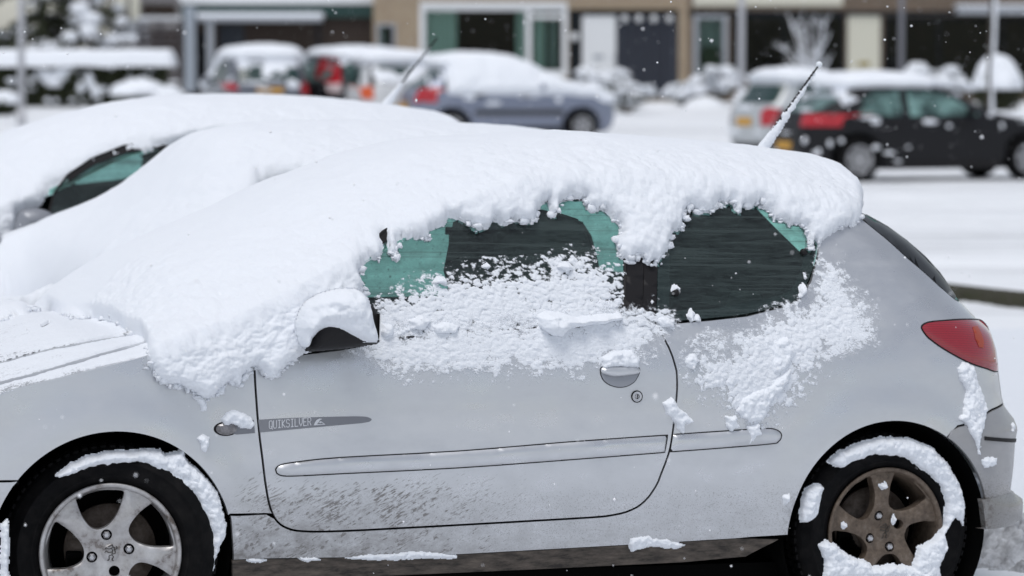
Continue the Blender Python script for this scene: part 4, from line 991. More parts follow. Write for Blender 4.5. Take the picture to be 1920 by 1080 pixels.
def puts(name, par, polys, ys, **kw):
    for i, p in enumerate(polys):
        VF = pillow([p], ys, **{**kw, 'seed': kw.get('seed', 0)+i})
        if VF is None: print('empty clump', name, i); continue
        Vv, Ff = VF
        # keep only the largest connected piece
        lab = np.arange(len(Vv))
        for _ in range(400):
            mn = lab[Ff].min(1); new = lab.copy(); np.minimum.at(new, Ff.ravel(), np.repeat(mn, Ff.shape[1])); new = new[new]
            if (new == lab).all(): break
            lab = new
        u, c = np.unique(lab[Ff[:, 0]], return_counts=True); Vv, Ff = compact(Vv, Ff[lab[Ff[:, 0]] == u[c.argmax()]])
        obj(name, Vv, Ff, SNOW, par)
# crust on the door window and below it
win_poly = [(690, 590), (745, 545), (800, 522), (850, 508), (905, 500), (960, 500), (1010, 496), (1060, 478), (1105, 476), (1130, 490), (1160, 505), (1172, 540), (1172, 640), (690, 645)]
crust('window_frost', DOOR1, win_poly, .004, .0048, 4, fs=.0115, lo=.07, edge=.07, gap=1.0, ex=lambda B, d: .30*sstep(.80, .66, B[..., 2]))
belt_poly = [(652, 670), (668, 640), (700, 618), (860, 608), (1000, 598), (1120, 584), (1170, 578), (1225, 574), (1265, 608), (1240, 640), (1225, 668), (1180, 690), (1100, 702), (950, 705), (800, 706), (720, 702), (680, 690)]
crust('belt_frost', DOOR1, belt_poly, 0., .0042, 9, fs=.012, lo=.16, edge=.075, gap=.45, st=(.8, 1, 1.3))
puts('snow_clump', DOOR1, [[(1005, 590), (1020, 582), (1050, 584), (1075, 592), (1110, 590), (1160, 584), (1165, 596), (1120, 605), (1085, 608), (1065, 612), (1048, 628), (1030, 625), (1010, 612)]], lambda x, z: S(x, z)+.002, T=.062, w=.03, res=.0026, seed=12, rag=.004, droop=.4)
put('snow_clump', DOOR1, pillow([[(1010, 600), (1040, 628), (1070, 616), (1100, 612), (1098, 606), (1060, 608), (1030, 600)]], lambda x, z: S(x, z)-.001, T=.002, w=.01, res=.003, seed=13, rag=.001), BLACK)  # thin black sheet for the dark gap below the clump, not snow
puts('snow_clump', DOOR1, [[(1130, 690), (1128, 670), (1150, 655), (1185, 655), (1198, 672), (1196, 690), (1160, 686)], [(812, 530), (820, 518), (838, 521), (836, 533)], [(905, 500), (915, 492), (924, 497), (920, 505)], [(1042, 500), (1050, 492), (1075, 493), (1080, 504), (1060, 508)], [(705, 620), (715, 605), (735, 610), (738, 625), (720, 632)], [(765, 600), (790, 590), (805, 600), (795, 618), (770, 618)], [(810, 610), (840, 603), (862, 612), (850, 624), (815, 624)]], lambda x, z: S(x, z)+.001, T=.022, w=.016, res=.0026, seed=14, rag=.006)
# crust on the rear quarter
qpoly = [(1284, 668), (1300, 650), (1360, 640), (1400, 622), (1440, 590), (1480, 574), (1512, 560), (1530, 520), (1545, 482), (1570, 490), (1600, 540), (1625, 575), (1636, 620), (1620, 645), (1580, 655), (1545, 690), (1510, 730), (1480, 765), (1440, 800), (1415, 812), (1380, 790), (1350, 750), (1310, 735), (1290, 705)]
crust('quarter_frost', CAR1, qpoly, 0., .0050, 15, fs=.012, lo=.15, edge=.085, gap=.60, st=(1, 1, 1))
crust('quarter_frost', CAR1, [(1310, 610), (1400, 604), (1480, 588), (1470, 640), (1370, 680), (1300, 690)], -.0003, .0020, 19, lo=-.10, edge=.06, gap=.4)
crust('quarter_frost', CAR1, [(1540, 500), (1600, 520), (1645, 580), (1650, 640), (1590, 680), (1530, 690)], -.0003, .0015, 29, lo=-.12, edge=.06, gap=.4)
puts('snow_clump', CAR1, [[(1380, 770), (1395, 745), (1440, 725), (1480, 692), (1476, 715), (1445, 750), (1430, 785), (1405, 790)], [(1450, 640), (1475, 630), (1490, 660), (1470, 690), (1450, 700)], [(1286, 672), (1300, 662), (1310, 676), (1300, 690), (1288, 688)], [(1362, 782), (1378, 780), (1384, 800), (1372, 806), (1364, 800)], [(1402, 800), (1420, 795), (1425, 812), (1415, 822), (1404, 830), (1404, 812)],
                               [(1245, 755), (1258, 745), (1272, 765), (1285, 775), (1300, 790), (1285, 795), (1280, 812), (1270, 800), (1262, 780), (1248, 775)],
                               [(1524, 468), (1530, 462), (1535, 470), (1530, 480), (1526, 478)], [(1500, 540), (1508, 530), (1515, 535), (1508, 550), (1500, 556)], [(1508, 512), (1516, 508), (1522, 518), (1514, 524)], [(1290, 590), (1296, 580), (1302, 588), (1296, 600)], [(1300, 600), (1308, 594), (1312, 602)],
                               [(1232, 600), (1240, 590), (1262, 600), (1260, 612), (1240, 612)], [(1261, 545), (1265, 537), (1274, 538), (1276, 546), (1268, 541)]], S, T=.016, w=.014, res=.0024, seed=31, rag=.009, grow=.002)
crust('pillar_frost', CAR1, [(1160, 585), (1190, 575), (1225, 572), (1262, 578), (1275, 612), (1230, 618), (1160, 612)], -.003, .004, 27, lo=-.12, edge=.04, gap=.9)
# wing and rear corner patches
puts('snow_clump', CAR1, [[(415, 785), (430, 770), (450, 772), (470, 782), (476, 795), (470, 806), (455, 802), (440, 795), (418, 797)], [(372, 822), (380, 814), (392, 820), (390, 838), (384, 852), (378, 840)], [(366, 742), (380, 742), (388, 768), (378, 770)],
                               [(1795, 690), (1805, 680), (1825, 684), (1830, 710), (1842, 740), (1850, 765), (1845, 790), (1838, 820), (1834, 850), (1826, 830), (1815, 800), (1800, 785), (1808, 760), (1812, 730), (1800, 710)], [(1838, 862), (1850, 855), (1868, 858), (1866, 870), (1845, 877)], [(1895, 795), (1900, 790), (1904, 800), (1898, 808)],
                               [(1480, 925), (1478, 940), (1470, 945), (1468, 932)]], S, T=.020, w=.018, res=.0026, seed=51, rag=.010, grow=.001)
# mirror cap
put('mirror_snow', CAR1, pillow([catmull([(556, 600), (575, 565), (610, 548), (645, 541), (672, 545), (690, 565), (697, 595), (707, 630), (704, 641), (688, 640), (672, 636), (650, 628), (625, 620), (602, 619), (586, 630), (574, 652), (560, 640)], 3, True)], lambda x, z: -.135+.05*sstep(.70, .5, x), T=.075, w=.075, res=.0035, seed=61, rag=.003, bumps=.004, yref=-.1, back=.10, droop=.0))
# sill ice
puts('snow_clump', CAR1, [[(648, 1046), (690, 1040), (735, 1039), (775, 1033), (820, 1036), (856, 1042), (858, 1047), (800, 1047), (700, 1050)], [(1178, 1020), (1182, 1010), (1215, 1004), (1225, 1010), (1250, 1012), (1285, 1022), (1270, 1028), (1220, 1024), (1185, 1034)], [(455, 1050), (480, 1047), (500, 1051), (480, 1054)], [(560, 1046), (590, 1045), (600, 1050), (570, 1052)]], S, T=.010, w=.012, res=.002, seed=71, rag=.007)
# snow packed on the tyres
tyre_y = lambda x, z: -.012+0*x
puts('tyre_snow', CAR1, [[(105, 893), (125, 873), (160, 856), (200, 847), (240, 845), (275, 842), (300, 843), (308, 853), (328, 848), (342, 841), (352, 865), (375, 885), (395, 905), (412, 935), (420, 965), (421, 1000), (410, 1030), (398, 1070), (392, 1070), (392, 1030), (385, 995), (375, 965), (358, 935), (335, 910), (300, 885), (262, 868), (220, 868), (180, 872), (150, 880), (130, 890)]], lambda x, z: -.005-.12*(x-.05)*sstep(-.1, .3, x)+.0*z, T=.032, w=.030, res=.0026, seed=81, rag=.009, yref=-.02, back=.03)
RT = [[(1553, 865), (1570, 848), (1610, 830), (1650, 820), (1700, 822), (1745, 838), (1775, 868), (1797, 905), (1808, 950), (1805, 985), (1790, 970), (1770, 1000), (1775, 1030), (1760, 1062), (1765, 1090), (1700, 1090), (1715, 1050), (1722, 1025), (1745, 1015), (1770, 985), (1772, 940), (1760, 905), (1735, 885), (1712, 868), (1690, 855), (1655, 852), (1630, 853), (1605, 862), (1575, 878)],
      [(1500, 965), (1503, 935), (1512, 915), (1535, 907), (1543, 915), (1535, 940), (1530, 965), (1515, 978), (1502, 978)], [(1532, 1022), (1548, 1012), (1565, 1020), (1590, 1042), (1630, 1055), (1640, 1085), (1540, 1085), (1545, 1050)], [(1650, 910), (1660, 904), (1664, 912), (1655, 918)], [(1577, 985), (1582, 978), (1587, 985), (1582, 992)], [(1672, 972), (1676, 964), (1680, 972), (1676, 984)], [(1590, 1085), (1620, 1064), (1670, 1058), (1720, 1062), (1745, 1085)]]
puts('tyre_snow', CAR1, [[(3, 985), (14, 975), (17, 1010), (15, 1060), (18, 1090), (2, 1090)]], tyre_y, T=.02, w=.02, res=.003, seed=88, rag=.007, yref=-.02)
puts('tyre_snow', CAR1, RT, tyre_y, T=.026, w=.024, res=.0026, seed=91, rag=.008, yref=-.02, back=.02)

# ================================================================== THE TWO CARS BEHIND IN THE FRONT ROW
def copy_tree(o, parent=None, skip=()):
    c = o.copy(); COL.objects.link(c); c.parent = parent
    for ch in list(o.children):
        if any(ch.name.startswith(k) for k in skip): continue
        copy_tree(ch, c, skip)
    return c
SKIP = ('snow_', 'bonnet_snow', 'window_frost', 'belt_frost', 'quarter_frost', 'pillar_frost', 'mirror_snow', 'tyre_snow', 'aerial', 'decal', 'door_mirror', 'rear_cabin_trim', 'bonnet', 'windscreen', 'roof', 'headlining', 'dashboard')
F2 = Frame(P_F+EY*2.35+EX*.30); F3 = Frame(P_F+EY*4.75+EX*.232, 1.10, 1.06)
def row_car(fr, label, sil, extra, edge_fn, seed, T_top=.10, T_side=.06, xa=None, **kw):
    c = copy_tree(CAR1, None, SKIP); c.matrix_world = fr.M(); c['label'] = label
    Zs = silZ(fr, sil, extra); skins(c, Zs)
    blanket('snow_cover', fr, c, None, Zs, res=.0075, x1=kw.get('x1', 2.58), T_side=T_side, T_top=T_top, zlow=kw.get('zlow', .3), seed=seed, mask=edge_fn, farres=2, crumbs=kw.get('crumbs', 300))
    return c, Zs
def zmask(xs, zs):
    f = interp_s(xs, zs, .02)
    return lambda B, fr: (B[..., 2]-f(B[..., 0]))+.03*perlin(B, .16, 40)
CAR2, Zs2 = row_car(F2, 'hatchback wholly buried in smooth snow directly behind the foreground silver hatchback', [(0, 512), (60, 498), (107, 470), (150, 437), (200, 393), (300, 309), (400, 240), (460, 229), (520, 225), (700, 225), (850, 228), (960, 235), (1050, 246)],
    [(-.72, .38), (-.5, .50), (-.25, .575), (-.05, .60)], zmask([-.8, 0, .3, .6, .88, .95, 1.00, 1.10, 1.25, 1.5, 2.6], [.10, .12, .20, .40, .86, .955, .975, .97, .88, .80, .60]), 71, zlow=.12)
CAR3, Zs3 = row_car(F3, 'snow-covered hatchback at the far left with bare grey door mirror and front window', [(0, 262), (50, 235), (150, 205), (250, 185), (350, 177), (500, 176), (650, 185), (750, 197), (830, 210), (865, 224)],
    [(-.72, .42), (-.5, .58), (-.2, .64), (.2, .78)], lambda B, fr: np.maximum(sdf(fr.px(B), [(-900, 480), (-200, 470), (0, 458), (14, 462), (24, 446), (30, 402), (46, 390), (72, 386), (80, 372), (100, 352), (120, 342), (160, 325), (200, 303), (240, 290), (280, 279), (330, 268), (420, 262), (520, 300), (700, 330), (1000, 360), (1000, -400), (-900, -400)])/440, -.5), 83, x1=2.62, crumbs=0)
FROST_D = m_frosted('dim frosted glass', (.60, .90, .86))
for ch in CAR3.children:
    if ch.name.startswith('far_') and 'window' in ch.name: ch.data = ch.data.copy(); ch.data.materials[0] = FROST_D
def mirror3():
    mir = empty('door_mirror'); mir.parent = CAR3
    P = catmull([(28, 436), (32, 408), (42, 394), (70, 391), (96, 400), (105, 415), (106, 426), (80, 434), (50, 440)], 3, True)
    V, F = pillow([P], lambda x, z: -.16+0*x, T=.06, w=.07, res=.002, rag=0, bumps=0, yref=-.16, back=.07, droop=0, fr=F3, ppm=440)
    obj('mirror_shell', V, F, mat('grey mirror shell', (.30, .31, .34), .4, .3), mir)
    P = [(24, 440), (60, 437), (62, 432), (104, 424), (106, 430), (80, 440), (60, 446), (26, 462)]
    V, F = pillow([P], lambda x, z: -.16+0*x, T=.055, w=.03, res=.002, rag=0, bumps=0, yref=-.16, back=.07, droop=0, fr=F3, ppm=440); obj('mirror_foot', V, F, BLACK, mir)
    b = F3.hit(714, 192, YC); t = F3.hit(820, 71, YC); b0 = b-[.03, 0, .07]; mb = MB(); mb.tube([b0, t], [.005, .0035], 8); aer = mb.build('aerial', BLACK, CAR3, True)
    ic = MB(); r = np.random.default_rng(9)
    for k in range(30): f = .05+.85*k/30; p = b0+(t-b0)*f; sz = (.022*(1-f*1.9) if f < .42 else 0)+.005; sz = max(sz, .005); ic.blob(p+np.array([.5, 0, -.4])*sz*.5, (sz, sz*.7, sz*1.1), 7, .35, k)
    ic.build('aerial_ice', SNOW, aer, True)
    # dark sheet added inside the cabin to put shade low behind the glass
    P = np.array([F3.hit(u, v, 1.15)[[0, 2]] for u, v in [(-60, 480), (-20, 400), (60, 372), (110, 352), (150, 345), (215, 338), (262, 330), (268, 290), (330, 265), (420, 300), (420, 480)]])
    v2, T, be = sheet2d(P, .08, .08); obj('far_door_trim', np.stack([v2[:, 0], 1.15+.02*np.sin(v2[:, 0]*7), v2[:, 1]], 1), [tuple(t) for t in T], mat('dark door trim', (.030, .040, .040), .9), CAR3)
    # steering wheel behind the glass
    c = F3.hit(115, 400, .42); V, F = lathe([(.17, 0), (.185, .012), (.2, 0), (.185, -.012), (.17, 0)], 32); a = R_(70)
    V = V@np.array([[math.cos(a), math.sin(a), 0], [-math.sin(a), math.cos(a), 0], [0, 0, 1]]).T*.8+c; obj('steering_wheel', V, F, BLACK, CAR3)
mirror3()

# ================================================================== BACKGROUND CARS
def bgcar(label, loc, yaw, L, W, paint, prof, belt, sidewin, rearwin, lamps=(), plate=None, wheels=(.75, None, .31), snowmask=None, sidesnow=(), bumper=True, trim=None, Tsnow=.12, rails=None, frosty=.15, group='cars parked across the road', seed=1, handles=(), glass=None, extras=None, bare=None):
    """prof: rows (z, x_rear, x_front, half_width)"""
    car = empty('parked_car', label, 'car', group, Matrix.Translation((loc[0], loc[1], float(gz(*loc[:2]))+.0))@Matrix.Rotation(yaw, 4, 'Z'))
    pr = np.array(prof); H = pr[-1, 0]; fr_ = interp_s(pr[:, 0], pr[:, 1], .03); ff = interp_s(pr[:, 0], pr[:, 2], .02); fw = interp_s(pr[:, 0], pr[:, 3], .03); nexp = 6.
    def side_y(x, z, o=0.):
        a = (ff(z)-fr_(z))/2+o; xc = (ff(z)+fr_(z))/2; t = np.clip(np.abs((x-xc)/a), 0, .99999); return (fw(z)+o)*(1-t**nexp)**(1/nexp)
    def rear_x(y, z, o=0.): a = (ff(z)-fr_(z))/2+o; xc = (ff(z)+fr_(z))/2; t = np.clip(np.abs(y/(fw(z)+o)), 0, .99999); return xc-a*(1-t**nexp)**(1/nexp)
    def front_x(y, z, o=0.): a = (ff(z)-fr_(z))/2+o; xc = (ff(z)+fr_(z))/2; t = np.clip(np.abs(y/(fw(z)+o)), 0, .99999); return xc+a*(1-t**nexp)**(1/nexp)
    def shell(zs, o=0., nth=200):
        th = np.linspace(0, 2*math.pi, nth, endpoint=False); c, s_ = np.cos(th), np.sin(th); rows = []
        for z in zs:
            a = (ff(z)-fr_(z))/2+o; xc = (ff(z)+fr_(z))/2; ww = fw(z)+o
            k = (np.abs(c)**nexp+np.abs(s_)**nexp)**(-1/nexp); rows.append(np.stack([xc+a*c*k, ww*s_*k, 0*c+z], -1))
        return np.array(rows)
    zs = np.linspace(pr[0, 0], H, 70); P = shell(zs)
    # domed top
    top = []; last = P[-1]; cen = last.mean(0)
    for f in (.85, .6, .3, .0): top.append(cen+(last-cen)*f+[0, 0, .035*(1-f*f)])
    P = np.concatenate([P, np.array(top)])
    wb0, wb1, wr = wheels; wb1 = wb1 or L-.80
    for cx in (wb0, wb1):
        r = np.hypot(P[..., 0]-cx, P[..., 2]-wr); m = (r < wr+.055) & (np.abs(P[..., 1]) > .3*W); P[..., 1] = np.where(m, np.sign(P[..., 1])*(W/2-.27), P[..., 1])
    F = gridF(P.shape[0], P.shape[1], True)
    obj('body', P.reshape(-1, 3), F[:, ::-1], paint, car)
    GL = glass or BGLASS
    def side_patch(name, poly, mt, sgn=-1, o=.008, par=car, step=.06, **kw):
        v2, T, be = sheet2d(poly, step, .05); y = side_y(v2[:, 0], v2[:, 1], o); V = np.stack([v2[:, 0], sgn*y, v2[:, 1]], 1); return obj(name, V, [tuple(t if sgn < 0 else t[::-1]) for t in T], mt, par, **kw)
    def rear_patch(name, poly, mt, o=.008, par=car, step=.06, fn=rear_x, **kw):
        v2, T, be = sheet2d(poly, step, .05); x = fn(v2[:, 0], v2[:, 1], o) if fn is front_x else rear_x(v2[:, 0], v2[:, 1], o); V = np.stack([x, v2[:, 0], v2[:, 1]], 1); return obj(name, V, [tuple(t[::-1] if fn is rear_x else t) for t in T], mt, par, **kw)
    for sgn in (-1, 1):
        for wn in sidewin:
            side_patch('side_window', np.array(wn), GL, sgn, par=car)
    rw = rear_patch('rear_window', np.array(rearwin), GL)
    # windscreen
    zw0, zw1 = belt+.07, H-.12; rear_patch('windscreen', np.array([(-fw(zw0)*.82, zw0), (fw(zw0)*.82, zw0), (fw(zw1)*.8, zw1), (-fw(zw1)*.8, zw1)]), GL, fn=front_x)
    for lp in lamps:
        kind, poly, mt = lp; (rear_patch if kind == 'r' else side_patch)('tail_lamp', np.array(poly), mt, o=.016)
        if kind == 'r2': pass
    if plate:
        x0, x1, z0, z1 = plate; rear_patch('number_plate', np.array([(x0, z0), (x1, z0), (x1, z1), (x0, z1)]), PLATE, o=.012)
    if bumper: side_patch('sill_strip', np.array([(wb0+wr+.1, .20), (wb1-wr-.1, .20), (wb1-wr-.1, .29), (wb0+wr+.1, .29)]), BLACK, -1); rear_patch('bumper_underside', np.array([(-W*.42, .22), (W*.42, .22), (W*.42, .32), (-W*.42, .32)]), BLACK)
    if trim: side_patch('side_trim', np.array(trim), mat('grey trim', (.05, .053, .06), .6), -1, o=.02)
    for h_ in handles: x, z = h_; side_patch('door_handle', np.array([(x, z), (x+.2, z), (x+.2, z+.04), (x, z+.04)]), BLACK, -1, o=.03)
    # door shut lines
    for (n_, cx, sg) in ((0, wb0, -1), (1, wb1, -1), (2, wb0, 1), (3, wb1, 1)):
        wh = empty('wheel'); wh.parent = car; wh.location = (cx, sg*(W/2-.02), wr); 
        V, F = lathe([(.60*wr, .01), (.72*wr, -.015), (.9*wr, -.012), (wr, .02), (wr, .18), (.8*wr, .20)], 32); V = V*[1, -sg, 1]; obj('tyre', V, F, RUBBER, wh)
        V, F = lathe([(0, -.0), (.14*wr, -.004), (.58*wr, .012), (.62*wr, -.004), (.66*wr, .0)], 32)
        mb = MB(); mb.add(V*[1, -sg, 1], F.tolist()); mb.build('hub_cap', BGRIM, wh, True)
        for k in range(6):
            a = 2*math.pi*k/6+.3; mb = MB(); rr = .42*wr; V, F = lathe([(0, -.006), (.1*wr, -.006)], 10); mb.add(V*[1, -sg, 1]+[rr*math.cos(a), -.004*-sg*0, rr*math.sin(a)], F.tolist())
            if sg < 0: mb.build('rim_opening', VOID, wh)
    # mirrors
    for sg in (-1, 1):
        mb = MB(); x = float(np.interp(belt+.1, pr[:, 0], pr[:, 2]))-.45; mb.blob((x, sg*(float(side_y(x, belt+.06))+.09), belt+.10), (.07, .10, .07), 8, .05); mb.build('door_mirror', paint, car, True)
    # snow lying on roof, bonnet and ledges
    zs2 = np.linspace(belt-.25, H, 80); P = shell(zs2, 0., 260); last = P[-1]; cen = last.mean(0)
    P = np.concatenate([P, np.array([cen+(last-cen)*f+[0, 0, .035*(1-f*f)] for f in (.93, .8, .6, .4, .2, .0)])])
    n = grid_normals(P); n[..., :] = np.where((n[..., 0:1]*(P[..., 0:1]-L/2)+n[..., 1:2]*P[..., 1:2]+n[..., 2:3]*.5) < 0, -n, n)
    n[-7:] = [0, 0, 1]; n[:, 0] = n[:, 1]
    up = n[..., 2]+.55*sstep(H-.14, H-.03, P[..., 2]); m = sstep(.50, .80, up+.16*fbm(P, .30, 3, seed)); 
    if bare is not None: m = m*(1-bare(P))
    if snowmask is not None: m = np.maximum(m, snowmask(P)*sstep(-.25, .1, fbm(P, .35, 3, seed+2)+.35))
    th = Tsnow*m*(1+.3*fbm(P, .35, 2, seed+3)); th = np.where(m > .04, th, -.01)
    V = P+n*th[..., None]; F = gridF(P.shape[0], P.shape[1], True); keep = (m.reshape(-1)[F] > .04).any(1); Vc, Fc = compact(V.reshape(-1, 3), F[keep]); obj('snow_cover', Vc, Fc[:, ::-1], SNOW, car)
    # snow splashed on the flanks
    for (kind, x, z, r1, r2) in sidesnow:
        mb = MB()
        r1 *= .62; r2 *= .62
        if kind == 's': y = -float(side_y(np.array(x), np.array(z))); mb.blob((x, y, z), (r1, .035, r2), 9, .55, int(x*31+z*17))
        else: xx = float(rear_x(np.array(x), np.array(z))); mb.blob((xx, x, z), (.035, r1, r2), 9, .55, int(x*31+z*17))
        mb.build('snow_patch', SNOW, car, True)
    if extras: extras(car, side_patch, rear_patch)
    return car
BGLASS = mat('far window glass', (.020, .045, .042), .2, 0, .0, .4)
PLATE = mat('yellow number plate', (.55, .28, .02), .5)
BGRIM = mat('far wheel trim', (.32, .32, .33), .45, .3)
FRG = mat('far frosted glass', (.16, .30, .28), .35, spec=.3); q = N(FRG); q.l(q.ramp(q.noise(q.coords(), 4, 4, .6), [(.38, (.015, .03, .03)), (.68, (.20, .34, .32))]), q.b.inputs[0])
REDL = mat('far red lamp', (.42, .012, .02), .2, 0, .5); ORL = mat('far orange lamp', (.65, .10, .02), .3); WHL = mat('far clear lamp', (.6, .5, .5), .3)
def hatch(L, H, W=.86, belt=.92, hood=.98, cowl=1.18, rwx=.42):
    return [(.18, .16, L-.16, W-.06), (.32, .03, L-.03, W-.01), (.50, .0, L, W), (.72, .03, L-.05, W), (.84, .06, L-.24, W-.01), (belt, .09, L-cowl*.72, W-.03), (belt+.07, .13, L-cowl, W-.06), (H-.26, rwx-.12, L-cowl-.50, W-.14), (H-.10, rwx-.02, L-cowl-.86, W-.21), (H-.03, rwx+.06, L-cowl-1.08, W-.25), (H, rwx+.20, L-cowl-1.35, W-.33)]
P_BLK = mat('dark car paint', (.006, .006, .008), .5, 0, .0, .3); P_BLU = mat('blue grey car paint', (.22, .245, .32), .35, .4, .4); P_WHT = mat('white car paint', (.62, .63, .64), .4, 0, .3); P_GRY = mat('grey car paint', (.13, .14, .165), .35, .4, .4); P_SIL = mat('pale silver car paint', (.50, .52, .53), .4, .3, .3); P_DRK = mat('charcoal car paint', (.016, .017, .020), .45, .0, .0, .4)
def at(u, D): return ((u-960)*D/FPX, D)
# dark hatchback on the right, near flank 50 m away
def place(u, D): return at(u, D)
x, y = at(1546, 49.2); yw = R_(19)
def corner(u, D, yaw, W):   # car origin (rear centre) from its rear right corner
    X, Y = at(u, D); return (X-math.sin(yaw)*W, Y+math.cos(yaw)*W)
bgcar('dark grey hatchback dusted with snow at the right, seen from behind', corner(1516, 46.4, yw, .86), yw, 4.25, 1.74, P_BLK, hatch(4.25, 1.46, rwx=.72), .92,
      [[(.80, .96), (1.48, .94), (1.48, 1.30), (1.10, 1.30), (.92, 1.18)], [(1.60, .94), (2.72, .95), (2.45, 1.12), (2.15, 1.27), (1.60, 1.31)]], [(-.60, 1.0), (.60, 1.0), (.52, 1.30), (-.52, 1.30)],
      lamps=[('r', [(-.84, .80), (-.45, .80), (-.42, .98), (-.82, .98)], REDL), ('s', [(.08, .80), (.30, .84), (.34, .98), (.12, .98)], REDL), ('r', [(.45, .80), (.84, .80), (.82, .98), (.42, .98)], REDL), ('r', [(-.75, .30), (-.4, .30), (-.4, .36), (-.75, .36)], REDL)], plate=(-.26, .26, .46, .58), wheels=(.80, 3.50, .325), Tsnow=.10, glass=FRG,
      sidesnow=[('s', .95, .92, .25, .035), ('s', 1.05, .86, .12, .05), ('s', 1.9, .86, .18, .06), ('s', 2.2, .80, .05, .05), ('s', 1.55, .50, .06, .03), ('s', 1.25, .42, .14, .04), ('s', 1.05, .50, .10, .05), ('s', .35, .56, .05, .07), ('s', .52, .60, .06, .05), ('s', .2, .44, .05, .08), ('r', -.3, 1.02, .30, .05), ('r', -.6, .60, .07, .08), ('r', 0., .70, .25, .03), ('s', 2.9, .95, .08, .06), ('s', 1.4, .30, .09, .03), ('r', .3, .44, .1, .03), ('s', 3.05, .80, .05, .06), ('r', -.72, .42, .05, .06)], handles=[(1.25, .80), (2.35, .80)], seed=3, bare=lambda P: ((P[..., 0] > 2.0) & (P[..., 2] > .85) & (P[..., 2] < 1.36) & (P[..., 0] < 3.6)) | ((P[..., 0] < .6) & (P[..., 2] < 1.36)))
yw2 = R_(24)
bgcar('small white hatchback with a yellow plate, half hidden behind the dark hatchback', corner(1436, 54.0, yw2, .80), yw2, 3.6, 1.6, P_SIL, hatch(3.6, 1.42, .80, .90), .92,
      [[(.55, .95), (1.45, .94), (1.45, 1.28), (.75, 1.28)], [(1.55, .94), (2.4, .95), (1.95, 1.25), (1.55, 1.28)]], [(-.66, .98), (.62, .98), (.54, 1.28), (-.58, 1.28)],
      lamps=[('r', [(-.76, .62), (-.55, .60), (-.50, .84), (-.62, .92), (-.76, .88)], REDL), ('s', [(.06, .62), (.2, .66), (.22, .86), (.1, .9)], REDL), ('r', [(.55, .62), (.76, .62), (.76, .88), (.55, .88)], REDL)], plate=(-.26, .26, .60, .74), wheels=(.65, 2.9, .29), Tsnow=.13, sidesnow=[('r', .1, .9, .45, .06), ('r', .3, .5, .4, .05), ('r', -.5, .5, .2, .05)], seed=5, bare=lambda P: (P[..., 0] < .55) & (P[..., 2] < 1.34) & (P[..., 1] < .5))
yw3 = R_(15)
def veil3(P): return sstep(.62, .80, P[..., 0])*sstep(3.3, 3.0, P[..., 0])*sstep(.86, .98, P[..., 2])*(P[..., 1] < 0)
bgcar('blue grey hatchback with snow plastered over its side windows', corner(776, 60.0, yw3, .84), yw3, 3.95, 1.70, P_BLU, hatch(3.95, 1.50, .85, .93, cowl=1.0, rwx=.60), .93,
      [[(.55, .98), (1.30, .96), (1.30, 1.33), (.90, 1.36), (.66, 1.24)], [(1.40, .96), (2.75, .97), (2.3, 1.22), (2.0, 1.34), (1.40, 1.38)]], [(-.68, 1.0), (.64, 1.0), (.54, 1.36), (-.58, 1.36)],
      lamps=[('r', [(-.83, .74), (-.58, .76), (-.62, .98), (-.80, 1.02)], REDL), ('s', [(.08, .72), (.22, .82), (.42, 1.02), (.30, 1.02), (.10, .86)], REDL), ('r', [(.6, .76), (.83, .74), (.82, 1.0), (.62, .98)], REDL)], plate=(-.26, .26, .62, .74), wheels=(.74, 3.22, .30), Tsnow=.15, snowmask=veil3, trim=[(.55+.6, .50), (2.85, .50), (2.85, .60), (1.15, .60)],
      sidesnow=[('s', 1.5, .72, .22, .06), ('s', 2.75, .78, .10, .08), ('s', 1.05, .82, .2, .08), ('s', 2.2, .84, .3, .04), ('r', -.6, 1.1, .1, .2)], handles=[(1.15, .84), (2.05, .83)], seed=7, bare=lambda P: (P[..., 0] < .55) & (P[..., 2] < 1.40))
yl = R_(112)
def cornerL(u, D, yaw, W):   # rear left corner given
    X, Y = at(u, D); return (X+math.sin(yaw)*W, Y-math.cos(yaw)*W)
bgcar('white hatchback with an orange rear lamp, between the blue and the dark car', cornerL(692, 62.5, yl, .80), yl, 3.9, 1.64, P_WHT, hatch(3.9, 1.50, .82, .93), .93,
      [[(.60, .97), (1.5, .96), (1.5, 1.34), (.80, 1.34)], [(1.6, .96), (2.6, .97), (2.1, 1.34), (1.6, 1.36)]], [(-.55, 1.0), (.55, 1.0), (.5, 1.33), (-.5, 1.33)],
      lamps=[('r', [(.66, .70), (.80, .70), (.80, .95), (.66, .95)], ORL), ('r', [(-.80, .70), (-.66, .70), (-.66, .95), (-.80, .95)], ORL)], plate=(-.26, .26, .5, .6), Tsnow=.13, seed=9, extras=lambda c, sp, rp: rp('pillar_trim', np.array([(.60, .95), (.70, .95), (.62, 1.33), (.56, 1.33)]), BLACK))
bgcar('charcoal estate with tall red pillar lamps beside the white hatchback', cornerL(628, 63.5, yl, .86), yl, 4.5, 1.76, P_DRK, hatch(4.5, 1.54, .87, .95, rwx=.30), .95,
      [[(.45, 1.0), (1.4, .98), (1.4, 1.40), (.55, 1.40)], [(1.5, .98), (2.4, .98), (2.3, 1.38), (1.5, 1.40)], [(2.5, .98), (3.2, .99), (2.7, 1.36), (2.5, 1.38)]], [(-.58, 1.02), (.58, 1.02), (.52, 1.40), (-.52, 1.40)],
      lamps=[('r', [(.66, .95), (.83, .95), (.76, 1.46), (.64, 1.46)], REDL), ('r', [(.68, .78), (.84, .78), (.84, .95), (.68, .95)], WHL), ('r', [(-.83, .8), (-.66, .8), (-.64, 1.46), (-.76, 1.46)], REDL)], plate=(-.26, .26, .72, .84), Tsnow=.12, glass=FRG, seed=11)
yl2 = R_(103)
